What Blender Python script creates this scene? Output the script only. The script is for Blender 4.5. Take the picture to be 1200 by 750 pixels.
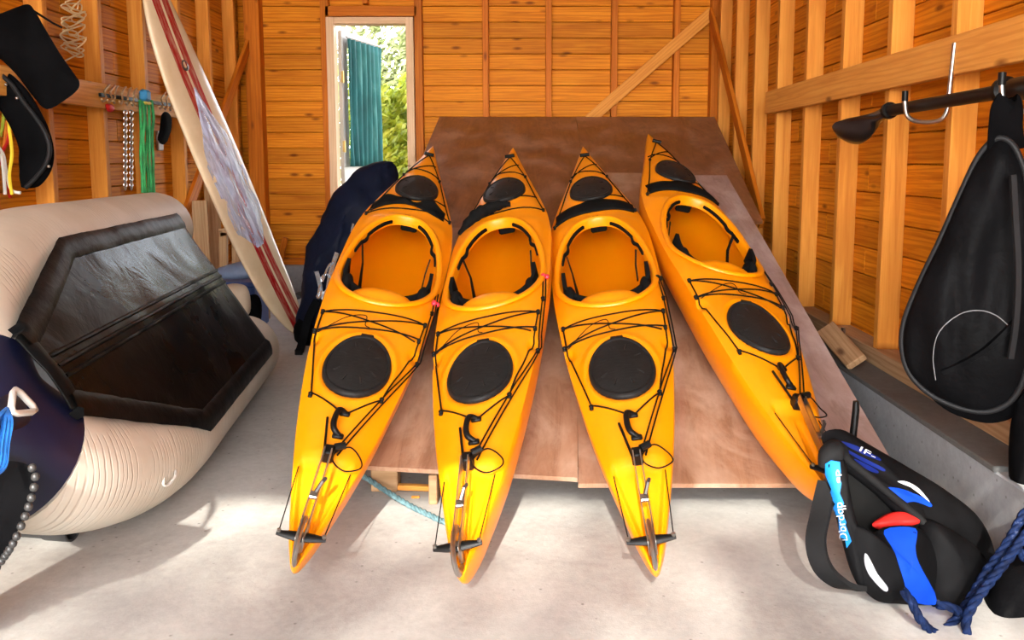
import bpy, bmesh, math, random
import numpy as np
from mathutils import Vector, Matrix, noise

random.seed(7)
for o in list(bpy.data.objects): bpy.data.objects.remove(o)
scene = bpy.context.scene
COL = scene.collection
PI = math.pi

# ------------------------------------------------------------------ camera
FPX, PITCH, CAMZ, PPX, PPY = 1000.0, math.radians(6.7), 1.22, 625.0, 308.0
cd = bpy.data.cameras.new('camera'); cam = bpy.data.objects.new('camera', cd); COL.objects.link(cam)
cam.location = (0, 0, CAMZ); cam.rotation_euler = (PI/2 - PITCH, 0, 0)
cd.sensor_width = 36; cd.lens = FPX/1200*36
cd.shift_x = (600 - PPX)/1200; cd.shift_y = (PPY - 375)/1200
cd.clip_start = .05; cd.clip_end = 200
scene.camera = cam
# ------------------------------------------------------------------ sky and sun
w = bpy.data.worlds.new('sky'); scene.world = w; w.use_nodes = True
wn = w.node_tree.nodes; bg = wn['Background']
sky = wn.new('ShaderNodeTexSky'); sky.sky_type = 'NISHITA'; sky.sun_disc = False
sky.sun_elevation = math.radians(32); sky.sun_rotation = math.radians(186); sky.altitude = 300
hs_ = wn.new('ShaderNodeHueSaturation'); hs_.inputs['Saturation'].default_value = .30
w.node_tree.links.new(sky.outputs[0], hs_.inputs['Color']); w.node_tree.links.new(hs_.outputs[0], bg.inputs[0]); bg.inputs[1].default_value = 2.0
sl = bpy.data.lights.new('sun', 'SUN'); sl.energy = 12.0; sl.angle = math.radians(.9); sl.color = (1, .93, .82)
sun = bpy.data.objects.new('sun', sl); COL.objects.link(sun)
SUN_TO = Vector((-.06, -math.cos(math.radians(32)), math.sin(math.radians(32)))).normalized()
sun.rotation_euler = SUN_TO.to_track_quat('Z', 'Y').to_euler(); sun.location = SUN_TO*15
# ------------------------------------------------------------------ view
vs = scene.view_settings
vs.view_transform = 'Standard'; vs.look = 'None'; vs.exposure = 0.12; vs.gamma = 1; vs.use_curve_mapping = False

# ------------------------------------------------------------------ measuring helpers (photo pixel -> real place)
_F = Vector((0, math.cos(PITCH), -math.sin(PITCH))); _U = Vector((0, math.sin(PITCH), math.cos(PITCH))); _R = Vector((1, 0, 0))
_C = Vector((0, 0, CAMZ))
def ray(x, y): return _R*((x-PPX)/FPX) + _U*((PPY-y)/FPX) + _F
def onplane(x, y, P, n):
    d = ray(x, y); n = Vector(n); return _C + d*((Vector(P)-_C).dot(n)/d.dot(n))
def atY(x, y, Y): return onplane(x, y, (0, Y, 0), (0, 1, 0))
def atX(x, y, X): return onplane(x, y, (X, 0, 0), (1, 0, 0))
def atZ(x, y, Z): return onplane(x, y, (0, 0, Z), (0, 0, 1))

# ------------------------------------------------------------------ object helpers
def tag(o, label=None, cat=None, group=None, kind=None):
    if label: o['label'] = label
    if cat: o['category'] = cat
    if group: o['group'] = group
    if kind: o['kind'] = kind
    return o
def empty(name, loc=(0, 0, 0), M=None):
    o = bpy.data.objects.new(name, None); COL.objects.link(o); o.empty_display_size = .05
    o.matrix_basis = M if M is not None else Matrix.Translation(loc)
    return o
def mkmesh(name, verts, faces, mat, smooth=40):
    me = bpy.data.meshes.new(name)
    me.from_pydata([tuple(v) for v in verts], [], faces)
    bm = bmesh.new(); bm.from_mesh(me); bmesh.ops.recalc_face_normals(bm, faces=bm.faces[:]); bm.to_mesh(me); bm.free()
    if smooth:
        me.shade_smooth(); me.set_sharp_from_angle(angle=math.radians(smooth))
    if mat: me.materials.append(mat)
    return me
def link(name, me, parent=None, M=None):
    o = bpy.data.objects.new(name, me); COL.objects.link(o)
    if parent: o.parent = parent
    if M is not None: o.matrix_basis = M
    return o
def obj(name, geo, mat, parent=None, smooth=40, world=True):
    """geo=(verts,faces) in world coords; stored relative to its root (local if world=False)"""
    verts, faces = geo
    M = None
    if parent is not None and world:
        r = parent; Mi = Matrix.Identity(4); ch = []
        while r: ch.append(r.matrix_basis); r = r.parent
        T = Matrix.Identity(4)
        for m in reversed(ch): T = T @ m
        inv = T.inverted(); verts = [inv @ Vector(v) for v in verts]
    elif parent is None:
        vs_ = [Vector(v) for v in verts]
        mn = [min(v[i] for v in vs_) for i in range(3)]; mx = [max(v[i] for v in vs_) for i in range(3)]
        base = Vector(((mn[0]+mx[0])/2, (mn[1]+mx[1])/2, mn[2])); verts = [v-base for v in vs_]; M = Matrix.Translation(base)
    return link(name, mkmesh(name, verts, faces, mat, smooth), parent, M)
def joing(*gs):
    V, F = [], []
    for v, f in gs:
        n = len(V); V += [Vector(p) for p in v]; F += [tuple(i+n for i in q) for q in f]
    return V, F
def xf(geo, M): return [M @ Vector(v) for v in geo[0]], geo[1]

def frame(P, x, z):
    """matrix with local X along x, local Z near z, origin P"""
    x = Vector(x).normalized(); z = Vector(z); z = (z - x*z.dot(x)).normalized(); y = z.cross(x)
    return Matrix(((x[0], y[0], z[0], P[0]), (x[1], y[1], z[1], P[1]), (x[2], y[2], z[2], P[2]), (0, 0, 0, 1)))

def box(c, s, bev=0.0, M=None):
    bm = bmesh.new(); bmesh.ops.create_cube(bm, size=1)
    for v in bm.verts: v.co = Vector((v.co.x*s[0], v.co.y*s[1], v.co.z*s[2]))
    if bev: bmesh.ops.bevel(bm, geom=bm.edges[:], offset=bev, segments=1, affect='EDGES')
    V = [v.co + Vector(c) for v in bm.verts]; bm.verts.index_update(); F = [tuple(v.index for v in f.verts) for f in bm.faces]; bm.free()
    if M is not None: V = [M @ v for v in V]
    return V, F
_lc = {}
def lumber(name, a, b, wdt, thk, nrm, mat, parent, bev=.003):
    """a stick from a to b (centre line); wdt across, thk along nrm"""
    a = Vector(a); b = Vector(b); L = (b-a).length
    key = (round(L, 4), round(wdt, 4), round(thk, 4), mat.name, bev)
    if key not in _lc:
        v, f = box((0, 0, 0), (L, wdt, thk), bev); _lc[key] = mkmesh(name, v, f, mat, 0)
    M = frame((a+b)/2, b-a, nrm)
    if parent is not None: M = parent.matrix_basis.inverted() @ M
    return link(name, _lc[key], parent, M)

def spline(pts, n=8, closed=False):
    P = [Vector(p) for p in pts]; m = len(P); out = []
    rng = range(m) if closed else range(m-1)
    for i in rng:
        if closed: p0, p1, p2, p3 = P[(i-1) % m], P[i], P[(i+1) % m], P[(i+2) % m]
        else: p0, p1, p2, p3 = P[max(i-1, 0)], P[i], P[i+1], P[min(i+2, m-1)]
        for k in range(n):
            t = k/n
            out.append(.5*((2*p1) + (p2-p0)*t + (2*p0-5*p1+4*p2-p3)*t*t + (3*p1-p0-3*p2+p3)*t**3))
    if not closed: out.append(P[-1].copy())
    return out
def frames(path, closed=False, up0=None):
    n = len(path); T = []
    for i in range(n):
        if closed: t = path[(i+1) % n]-path[i-1]
        else: t = path[min(i+1, n-1)]-path[max(i-1, 0)]
        T.append(t.normalized() if t.length > 1e-9 else Vector((0, 0, 1)))
    u = Vector(up0) if up0 is not None else Vector((0, 0, 1))
    if abs(u.dot(T[0])) > .95 and up0 is None: u = Vector((1, 0, 0))
    fr = []
    for t in T:
        if up0 is not None and abs(Vector(up0).dot(t)) < .97: u = Vector(up0)
        u = u - t*u.dot(t); u.normalize(); fr.append((t, u.copy(), t.cross(u)))
    return fr
def tube(path, r, sides=6, closed=False, up0=None, r2=None, cap=True):
    """r: number or list (along u); r2 the radius along the other axis"""
    path = [Vector(p) for p in path]; n = len(path)
    R1 = r if isinstance(r, (list, tuple)) else [r]*n
    R2 = R1 if r2 is None else (r2 if isinstance(r2, (list, tuple)) else [r2]*n)
    V, F = [], []
    for i, (t, u, s) in enumerate(frames(path, closed, up0)):
        for k in range(sides):
            a = 2*PI*k/sides
            V.append(path[i] + u*(math.cos(a)*R1[i]) + s*(math.sin(a)*R2[i]))
    m = n if closed else n-1
    for i in range(m):
        j = (i+1) % n
        for k in range(sides):
            l = (k+1) % sides
            F.append((i*sides+k, i*sides+l, j*sides+l, j*sides+k))
    if not closed and cap:
        F.append(tuple(range(sides-1, -1, -1))); F.append(tuple((n-1)*sides+k for k in range(sides)))
    return V, F
def rope(path, r, pitch=None, strands=3, sides=6):
    """laid rope: strands twisting round the path"""
    path = [Vector(p) for p in path]; pitch = pitch or r*7
    res = [path[0]]; step = pitch/9
    for a, b in zip(path, path[1:]):
        L = (b-a).length; k = max(1, int(L/step))
        for i in range(1, k+1): res.append(a.lerp(b, i/k))
    fr = frames(res); out = []; d = 0; ph = [0]
    for a, b in zip(res, res[1:]): d += (b-a).length; ph.append(d/pitch*2*PI)
    for s in range(strands):
        q = [res[i] + fr[i][1]*(math.cos(ph[i]+s*2*PI/strands)*r*.5) + fr[i][2]*(math.sin(ph[i]+s*2*PI/strands)*r*.5) for i in range(len(res))]
        out.append(tube(q, r*.56, sides))
    return joing(*out)
def lathe(prof, seg=24, M=None):
    """prof: (r,z) pairs about local Z"""
    V, F = [], []; n = len(prof)
    for k in range(seg):
        a = 2*PI*k/seg
        for r, z in prof: V.append(Vector((r*math.cos(a), r*math.sin(a), z)))
    for k in range(seg):
        l = (k+1) % seg
        for i in range(n-1): F.append((k*n+i, l*n+i, l*n+i+1, k*n+i+1))
    if prof[0][0] > 1e-6: F.append(tuple(k*n for k in range(seg)))
    if prof[-1][0] > 1e-6: F.append(tuple(k*n+n-1 for k in range(seg)))
    if M is not None: V = [M @ v for v in V]
    return V, F
def ball(c, r, M=None, seg=12, rings=8):
    r = r if isinstance(r, (tuple, list)) else (r, r, r)
    V = [Vector((0, 0, -1))]; F = []
    for i in range(1, rings):
        ph = -PI/2 + PI*i/rings
        for k in range(seg): V.append(Vector((math.cos(ph)*math.cos(2*PI*k/seg), math.cos(ph)*math.sin(2*PI*k/seg), math.sin(ph))))
    V.append(Vector((0, 0, 1)))
    for k in range(seg): F.append((0, 1+(k+1) % seg, 1+k)); F.append((len(V)-1, 1+(rings-2)*seg+k, 1+(rings-2)*seg+(k+1) % seg))
    for i in range(rings-2):
        for k in range(seg): F.append((1+i*seg+k, 1+i*seg+(k+1) % seg, 1+(i+1)*seg+(k+1) % seg, 1+(i+1)*seg+k))
    V = [Vector((v.x*r[0], v.y*r[1], v.z*r[2])) for v in V]
    if M is not None: V = [M @ v for v in V]
    return [v+Vector(c) for v in V], F
def pillow(pts, thick, sub=4, rings=7, closed_spline=True, wrinkle=0.0, wscale=6, back=1.0, nrm=None, power=2.0, center=None, vert=1.0):
    """a stuffed flat shape: outline of 3-D points, puffed front and back about its best plane"""
    P = spline(pts, sub, True) if closed_spline else [Vector(p) for p in pts]
    n = len(P); c = Vector(center) if center is not None else sum(P, Vector())/n
    if nrm is None:
        N = Vector()
        for i in range(n): N += (P[i]-c).cross(P[(i+1) % n]-c)
        N.normalize()
        if N.dot(_C-c) < 0: N = -N
    else: N = Vector(nrm).normalized()
    V, F = list(P), []
    def sheet(sign, amt):
        prev = list(range(n))
        for k in range(1, rings):
            r = 1-k/rings; h = (1-r**power)**.5*thick*sign*amt; cur = []
            for i in range(n):
                q = c + (P[i]-c)*r + N*h
                if wrinkle: q = q + N*(wrinkle*noise.noise(Vector((q.x*wscale, q.y*wscale, q.z*wscale*vert)))*(1-r*.5))
                V.append(q); cur.append(len(V)-1)
            for i in range(n):
                j = (i+1) % n; F.append((prev[i], prev[j], cur[j], cur[i]))
            prev = cur
        V.append(c + N*thick*sign*amt); m = len(V)-1
        for i in range(n): F.append((prev[i], prev[(i+1) % n], m))
    sheet(1, .5); sheet(-1, .5*back)
    return V, F
def slab(pts, thick, nrm):
    """flat outline extruded along -nrm"""
    P = [Vector(p) for p in pts]; N = Vector(nrm).normalized()*thick; n = len(P)
    V = P + [p-N for p in P]
    F = [tuple(range(n)), tuple(range(2*n-1, n-1, -1))] + [(i, (i+1) % n, n+(i+1) % n, n+i) for i in range(n)]
    return V, F
def strip(path, wdt, thk, side):
    """flat webbing along a path; side = direction across the width"""
    path = [Vector(p) for p in path]; V, F = [], []; n = len(path)
    for i, p in enumerate(path):
        t = (path[min(i+1, n-1)]-path[max(i-1, 0)]).normalized()
        s = Vector(side[i] if isinstance(side, list) else side); s = (s - t*s.dot(t)).normalized(); u = t.cross(s)
        for a, b in ((-1, -1), (1, -1), (1, 1), (-1, 1)): V.append(p + s*(a*wdt/2) + u*(b*thk/2))
    for i in range(n-1):
        for k in range(4): F.append((i*4+k, i*4+(k+1) % 4, i*4+4+(k+1) % 4, i*4+4+k))
    F.append((3, 2, 1, 0)); F.append(tuple((n-1)*4+k for k in range(4)))
    return V, F
def interp(x, tab):
    if x <= tab[0][0]: return tab[0][1]
    for i in range(len(tab)-1):
        x0, y0 = tab[i]; x1, y1 = tab[i+1]
        if x <= x1:
            def sl(k):
                if k <= 0: return (tab[1][1]-tab[0][1])/(tab[1][0]-tab[0][0])
                if k >= len(tab)-1: return (tab[-1][1]-tab[-2][1])/(tab[-1][0]-tab[-2][0])
                a = (tab[k][1]-tab[k-1][1])/(tab[k][0]-tab[k-1][0]); b = (tab[k+1][1]-tab[k][1])/(tab[k+1][0]-tab[k][0])
                return 0 if a*b <= 0 else 2*a*b/(a+b)
            h = x1-x0; t = (x-x0)/h; m0, m1 = sl(i)*h, sl(i+1)*h
            return (2*t**3-3*t*t+1)*y0 + (t**3-2*t*t+t)*m0 + (-2*t**3+3*t*t)*y1 + (t**3-t*t)*m1
    return tab[-1][1]
def smooth01(x): x = max(0, min(1, x)); return x*x*(3-2*x)

# ------------------------------------------------------------------ materials
MATS = {}
def srgb(r, g, b):
    f = lambda c: (c/255/12.92) if c <= 10 else ((c/255+.055)/1.055)**2.4
    return (f(r), f(g), f(b), 1)
class NT:
    def __init__(s, name):
        s.m = bpy.data.materials.new(name); s.m.use_nodes = True; s.t = s.m.node_tree; s.n = s.t.nodes
        s.b = s.n['Principled BSDF']; MATS[name] = s.m
    def add(s, typ, **kw):
        nd = s.n.new(typ)
        for k, v in kw.items():
            if k.startswith('i_'):
                key = k[2:]; nd.inputs[int(key) if key.isdigit() else key.replace('_', ' ')].default_value = v
            else: setattr(nd, k, v)
        return nd
    def ln(s, a, b): s.t.links.new(a, b)
    def coord(s, scale=(1, 1, 1), rnd=0.0, kind='Object'):
        tc = s.add('ShaderNodeTexCoord'); mp = s.add('ShaderNodeMapping'); mp.inputs['Scale'].default_value = scale
        src = tc.outputs[kind]
        if rnd:
            oi = s.add('ShaderNodeObjectInfo'); va = s.add('ShaderNodeVectorMath', operation='MULTIPLY_ADD')
            cb = s.add('ShaderNodeCombineXYZ'); s.ln(oi.outputs['Random'], cb.inputs[0]); s.ln(oi.outputs['Random'], cb.inputs[1]); s.ln(oi.outputs['Random'], cb.inputs[2])
            va.inputs[1].default_value = (rnd, rnd*.37, rnd*.71); s.ln(cb.outputs[0], va.inputs[0]); s.ln(src, va.inputs[2]); src = va.outputs[0]
        s.ln(src, mp.inputs['Vector']); return mp.outputs[0]
    def noise(s, vec, scale, detail=4, rough=.55, dist=0.0):
        nz = s.add('ShaderNodeTexNoise'); nz.inputs['Scale'].default_value = scale; nz.inputs['Detail'].default_value = detail
        nz.inputs['Roughness'].default_value = rough; nz.inputs['Distortion'].default_value = dist; s.ln(vec, nz.inputs['Vector']); return nz.outputs['Fac']
    def ramp(s, fac, stops):
        r = s.add('ShaderNodeValToRGB'); e = r.color_ramp.elements
        while len(e) < len(stops): e.new(.5)
        for k, (p, c) in enumerate(stops): e[k].position = p; e[k].color = c if len(c) == 4 else (*c, 1)
        s.ln(fac, r.inputs[0]); return r.outputs[0]
    def mix(s, fac, a, b, mode='MIX'):
        m = s.add('ShaderNodeMix', data_type='RGBA', blend_type=mode)
        for sock, v in ((m.inputs[0], fac), (m.inputs[6], a), (m.inputs[7], b)):
            if isinstance(v, bpy.types.NodeSocket): s.ln(v, sock)
            elif isinstance(v, (int, float)): sock.default_value = v
            else: sock.default_value = v
        return m.outputs[2]
    def math(s, op, a, b=0.0):
        m = s.add('ShaderNodeMath', operation=op)
        for k, v in enumerate((a, b)):
            if isinstance(v, bpy.types.NodeSocket): s.ln(v, m.inputs[k])
            else: m.inputs[k].default_value = v
        return m.outputs[0]
    def bump(s, h, strength=.3, dist=.01):
        b = s.add('ShaderNodeBump'); b.inputs['Strength'].default_value = strength; b.inputs['Distance'].default_value = dist
        s.ln(h, b.inputs['Height']); s.ln(b.outputs[0], s.b.inputs['Normal'])
    def base(s, v, rough=.5, metal=0.0, spec=.5):
        if isinstance(v, bpy.types.NodeSocket): s.ln(v, s.b.inputs['Base Color'])
        else: s.b.inputs['Base Color'].default_value = v
        if isinstance(rough, bpy.types.NodeSocket): s.ln(rough, s.b.inputs['Roughness'])
        else: s.b.inputs['Roughness'].default_value = rough
        s.b.inputs['Metallic'].default_value = metal; s.b.inputs['Specular IOR Level'].default_value = spec
        return s.m
def wood(name, light, mid, dark, knot=.55, rough=.5, vary=.16, gs=1.0, spec=.1):
    t = NT(name)
    c1 = t.coord((.55*gs, 11*gs, 11*gs), rnd=40)
    g = t.noise(c1, 2.6, 6, .62, .9)
    col = t.ramp(g, [(.28, dark), (.5, mid), (.72, light)])
    c2 = t.coord((1.1*gs, 26*gs, 26*gs), rnd=23); fine = t.noise(c2, 5, 3, .6, .3)
    col = t.mix(.22, col, t.ramp(fine, [(.3, dark), (.7, light)]))
    c4 = t.coord((.42*gs, 5.0*gs, 5.0*gs), rnd=17); wv = t.add('ShaderNodeTexWave', wave_type='BANDS', bands_direction='Y'); wv.inputs['Scale'].default_value = 2.4
    wv.inputs['Distortion'].default_value = 9; wv.inputs['Detail'].default_value = 3; wv.inputs['Detail Scale'].default_value = .9; t.ln(c4, wv.inputs['Vector'])
    col = t.mix(t.math('MULTIPLY', t.ramp(wv.outputs['Fac'], [(.55, (0, 0, 0)), (.95, (1, 1, 1))]), .45), col, dark)
    if knot:
        c3 = t.coord((2.6, 7.5, 1.2), rnd=31); vz = t.add('ShaderNodeTexVoronoi', feature='F1'); vz.inputs['Scale'].default_value = 1.35; t.ln(c3, vz.inputs['Vector'])
        sp = t.add('ShaderNodeSeparateColor'); t.ln(vz.outputs['Color'], sp.inputs[0])
        k = t.math('MULTIPLY', t.ramp(vz.outputs['Distance'], [(.07, (1, 1, 1)), (.2, (0, 0, 0))]), t.math('GREATER_THAN', sp.outputs[0], 1-knot))
        col = t.mix(t.math('MULTIPLY', k, .85), col, (dark[0]*.35, dark[1]*.28, dark[2]*.3, 1))
    oi = t.add('ShaderNodeObjectInfo')
    br = t.math('ADD', t.math('MULTIPLY', oi.outputs['Random'], 2*vary), 1-vary)
    cb = t.add('ShaderNodeCombineColor'); [t.ln(br, cb.inputs[i]) for i in range(3)]
    col = t.mix(1.0, col, cb.outputs[0], 'MULTIPLY')
    t.base(col, rough, 0, spec); t.bump(g, .15, .004)
    return t.m
def plain(name, col, rough=.5, metal=0.0, var=.12, vs_=6.0, bump=0.0, bs=40, spec=.5, bd=.004):
    t = NT(name); c = t.coord()
    nz = t.noise(c, vs_, 4, .6)
    lo = tuple(x*(1-var) for x in col[:3])+(1,); hi = tuple(min(1, x*(1+var)) for x in col[:3])+(1,)
    t.base(t.ramp(nz, [(.3, lo), (.7, hi)]), rough, metal, spec)
    if bump: t.bump(t.noise(c, bs, 4, .6), bump, bd)
    return t.m

M_plank = wood('stained_plank', (.78, .30, .018, 1), (.66, .218, .009, 1), (.39, .092, .004, 1), knot=.7, rough=.55, vary=.15, spec=.1)
M_stud = wood('pine_stud', (.74, .335, .065, 1), (.66, .265, .042, 1), (.50, .165, .022, 1), knot=.3, rough=.5, vary=.10)
M_studb = wood('stained_stud', (.64, .205, .018, 1), (.54, .145, .010, 1), (.36, .08, .004, 1), knot=.3, rough=.5, vary=.10)
M_beam = wood('pale_pine', (.80, .40, .095, 1), (.74, .33, .065, 1), (.58, .22, .04, 1), knot=.25, rough=.5, vary=.05)
M_scrap = wood('grey_lumber', (.55, .36, .20, 1), (.42, .25, .13, 1), (.28, .15, .07, 1), knot=.2, rough=.7, vary=.15)
M_frame = wood('door_frame_wood', (.78, .55, .36, 1), (.70, .47, .29, 1), (.60, .38, .22, 1), knot=0, rough=.5, vary=.03)

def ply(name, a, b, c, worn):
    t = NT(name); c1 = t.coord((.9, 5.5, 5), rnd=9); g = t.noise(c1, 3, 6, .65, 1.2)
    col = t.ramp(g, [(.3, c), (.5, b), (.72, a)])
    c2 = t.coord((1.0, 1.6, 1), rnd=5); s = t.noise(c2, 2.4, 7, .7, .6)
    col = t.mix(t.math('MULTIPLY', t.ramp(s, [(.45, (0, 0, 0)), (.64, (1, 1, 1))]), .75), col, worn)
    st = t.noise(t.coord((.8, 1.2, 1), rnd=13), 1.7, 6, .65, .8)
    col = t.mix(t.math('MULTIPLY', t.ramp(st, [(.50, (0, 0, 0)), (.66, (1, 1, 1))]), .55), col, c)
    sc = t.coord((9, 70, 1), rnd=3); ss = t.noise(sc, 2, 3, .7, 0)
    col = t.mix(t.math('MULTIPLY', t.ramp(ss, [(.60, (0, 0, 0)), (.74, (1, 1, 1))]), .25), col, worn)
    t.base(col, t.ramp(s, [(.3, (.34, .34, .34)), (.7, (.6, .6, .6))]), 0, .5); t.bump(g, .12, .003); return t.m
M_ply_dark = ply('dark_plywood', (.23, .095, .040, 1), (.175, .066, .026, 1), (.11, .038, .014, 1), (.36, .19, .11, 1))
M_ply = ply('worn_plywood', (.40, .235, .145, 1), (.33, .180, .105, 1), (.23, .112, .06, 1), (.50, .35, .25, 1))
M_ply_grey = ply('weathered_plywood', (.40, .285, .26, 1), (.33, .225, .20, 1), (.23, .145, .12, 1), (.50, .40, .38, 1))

def concrete(name, a, b, c, pits=True):
    t = NT(name); cc = t.coord(); n1 = t.noise(cc, 1.6, 9, .68, .6); n2 = t.noise(cc, 34, 6, .75)
    col = t.ramp(n1, [(.3, c), (.5, b), (.7, a)])
    col = t.mix(.35, col, t.ramp(n2, [(.3, c), (.68, a)]))
    if pits:
        v = t.add('ShaderNodeTexVoronoi'); v.inputs['Scale'].default_value = 26; t.ln(cc, v.inputs['Vector'])
        sp = t.add('ShaderNodeSeparateColor'); t.ln(v.outputs['Color'], sp.inputs[0])
        k = t.math('MULTIPLY', t.ramp(v.outputs['Distance'], [(.06, (1, 1, 1)), (.16, (0, 0, 0))]), t.math('GREATER_THAN', sp.outputs[0], .78))
        col = t.mix(t.math('MULTIPLY', k, .6), col, (c[0]*.4, c[1]*.38, c[2]*.35, 1))
    t.base(col, .85, 0, .25); t.bump(n2, .25, .006); return t.m
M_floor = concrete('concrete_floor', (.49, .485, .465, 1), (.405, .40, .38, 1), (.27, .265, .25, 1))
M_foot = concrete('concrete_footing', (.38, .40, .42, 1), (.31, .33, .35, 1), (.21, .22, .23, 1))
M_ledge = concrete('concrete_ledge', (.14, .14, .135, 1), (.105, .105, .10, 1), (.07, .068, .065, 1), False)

# kayak plastics
t = NT('yellow_polyethylene'); c = t.coord(); n1 = t.noise(c, 3, 5, .6)
sc = t.coord((60, 4, 30)); n2 = t.noise(sc, 2.5, 3, .7)
t.base(t.mix(t.math('MULTIPLY', t.ramp(n2, [(.62, (0, 0, 0)), (.75, (1, 1, 1))]), .12), t.ramp(n1, [(.3, (.80, .245, .0, 1)), (.7, (.86, .285, .0005, 1))]), (.88, .42, .08, 1)), t.ramp(n1, [(.3, (.28, .28, .28)), (.7, (.42, .42, .42))]), 0, .5)
t.bump(t.noise(c, 60, 3, .6), .05, .002); M_yel = t.m
t = NT('hatch_rubber'); c = t.coord((14, 60, 8)); n1 = t.noise(c, 2.2, 5, .75, .5); c2 = t.coord(); n2 = t.noise(c2, 7, 5, .6)
t.base(t.mix(.5, t.ramp(n1, [(.35, (.003, .003, .003, 1)), (.82, (.045, .045, .045, 1))]), t.ramp(n2, [(.3, (.004, .004, .004, 1)), (.7, (.012, .012, .012, 1))])), .5, 0, .16); t.bump(n1, .2, .002); M_hatch = t.m
M_blk = plain('black_plastic', (.004, .004, .004, 1), .42, var=.3, spec=.18)
M_cord = plain('black_cord', (.005, .0045, .004, 1), .7, var=.3, spec=.08)
M_pad = plain('black_foam', (.006, .006, .006, 1), .85, var=.3, bump=.2, spec=0.05)
M_steel = plain('brushed_steel', (.46, .45, .43, 1), .35, 1.0, var=.2)
M_darkmetal = plain('dark_metal', (.10, .095, .09, 1), .4, .8, var=.3)
M_red = plain('red_plastic', (.72, .03, .06, 1), .35)
M_neo = plain('black_neoprene', (.003, .003, .0035, 1), .75, var=.4, vs_=9, bump=.25, bs=18, spec=0.03, bd=.01)
M_neo2 = plain('black_nylon', (.003, .003, .0035, 1), .55, var=.4, vs_=5, bump=.5, bs=9, spec=0.04, bd=.02)
M_seam = plain('grey_piping', (.012, .012, .013, 1), .5, spec=.15)
M_navycloth = plain('navy_nylon', (.004, .006, .016, 1), .6, spec=0.08, var=.3, vs_=7, bump=.35, bs=12, bd=.015)
t = NT('tan_pvc'); c = t.coord(); n1 = t.noise(c, 2.2, 5, .6); cw = t.coord((.35, 1, .35))
wv = t.add('ShaderNodeTexWave', wave_type='BANDS', bands_direction='Y'); wv.inputs['Scale'].default_value = 13; wv.inputs['Distortion'].default_value = 7; wv.inputs['Detail'].default_value = 2; wv.inputs['Detail Scale'].default_value = .7
t.ln(cw, wv.inputs['Vector'])
cre = t.math('MULTIPLY', t.ramp(wv.outputs['Fac'], [(.0, (1, 1, 1)), (.25, (0, 0, 0))]), t.ramp(t.noise(c, 3.1, 3, .6), [(.46, (0, 0, 0)), (.60, (1, 1, 1))]))
t.base(t.mix(t.math('MULTIPLY', cre, .32), t.ramp(n1, [(.3, (.48, .42, .33, 1)), (.52, (.57, .51, .42, 1)), (.72, (.63, .58, .50, 1))]), (.22, .16, .10, 1)), .5, 0, .3); t.bump(t.math('SUBTRACT', n1, t.math('MULTIPLY', cre, .8)), .3, .012); M_tan = t.m
M_navy = plain('navy_pvc', (.006, .008, .028, 1), .35, var=.25, spec=.35, vs_=3, bump=.15, bs=6, bd=.01)
t = NT('black_pvc'); c = t.coord(); n1 = t.noise(c, 5, 5, .6, .8); n2 = t.noise(c, 1.6, 4, .6)
t.base(t.ramp(n2, [(.3, (.002, .002, .002, 1)), (.7, (.005, .0052, .005, 1))]), t.ramp(n2, [(.35, (.20, .20, .20)), (.7, (.38, .38, .38))]), 0, .055); t.bump(n1, .35, .012); M_blkpvc = t.m
M_strip = plain('black_pvc_strip', (.004, .0045, .005, 1), .4, var=.4, spec=.09, bump=.3, bs=16, bd=.01)

# ------------------------------------------------------------------ THE SETTING
XL, XR, YB, YF, ZR = -2.70, 1.72, 8.0, -2.3, 3.3
def struct(name, geo, mat, smooth=0): return tag(obj(name, geo, mat, None, smooth), kind='structure')
struct('floor', box((-.4, -3.0, -.1), (18, 22.2, .2)), M_floor)
M_dirt = plain('garden_soil', (.22, .19, .09, 1), .9, var=.4, vs_=3)
struct('ground', box((-.5, 18.1, -.12), (40, 20, .2)), M_dirt)
M_roof = M_studb
M_ceil = plain('bounce_white_ceiling', (.80, .80, .78, 1), .8, var=.05)  # unseen ceiling; its white is assumed, to bounce neutral light onto the deep floor
struct('ceiling', box((-.5, (YF+8.15)/2, ZR+.05), (4.8, 8.15-YF, .1)), M_ceil)
DX0, DX1, DZ1 = -1.875, -1.085, 2.525      # door opening, outer edge of its frame
PH, Z0 = .1425, .214
wb = struct('wall_back', joing(box(((XL-.1+DX0)/2, YB+.07, ZR/2), (DX0-XL+.1, .06, ZR)), box(((DX1+XR+.1)/2, YB+.07, ZR/2), (XR+.1-DX1, .06, ZR)),
            box(((DX0+DX1)/2, YB+.07, (DZ1+ZR)/2), (DX1-DX0, .06, ZR-DZ1))), M_plank)
wr = struct('wall_right', box((XR+.07, (YF+YB)/2, ZR/2), (.06, YB-YF+.2, ZR)), M_plank)
wl = struct('wall_left', box((XL-.07, (YF+YB)/2, ZR/2), (.06, YB-YF+.2, ZR)), M_plank)
z = .285; k = 0
while z < ZR-.02:
    z1 = Z0 + PH*(k+1)
    if z1 - z < .02: k += 1; continue
    zc, hh = (z+z1)/2, z1-z-.005
    lumber('plank', (XL, YB+.015, zc), (DX0 if zc < DZ1 else XR, YB+.015, zc), hh, .03, (0, -1, 0), M_plank, wb, .004)
    if zc < DZ1: lumber('plank', (DX1, YB+.015, zc), (XR, YB+.015, zc), hh, .03, (0, -1, 0), M_plank, wb, .004)
    for yy0, yy1 in ((YF, 4.4+.6*(k % 3)), (4.4+.6*(k % 3), YB)):
        lumber('plank', (XR+.015, yy0+.001, zc), (XR+.015, yy1-.001, zc), hh, .03, (-1, 0, 0), M_plank, wr, .004)
        lumber('plank', (XL-.015, yy0+.001, zc), (XL-.015, yy1-.001, zc), hh, .03, (1, 0, 0), M_plank, wl, .004)
    z = z1; k += 1
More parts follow.
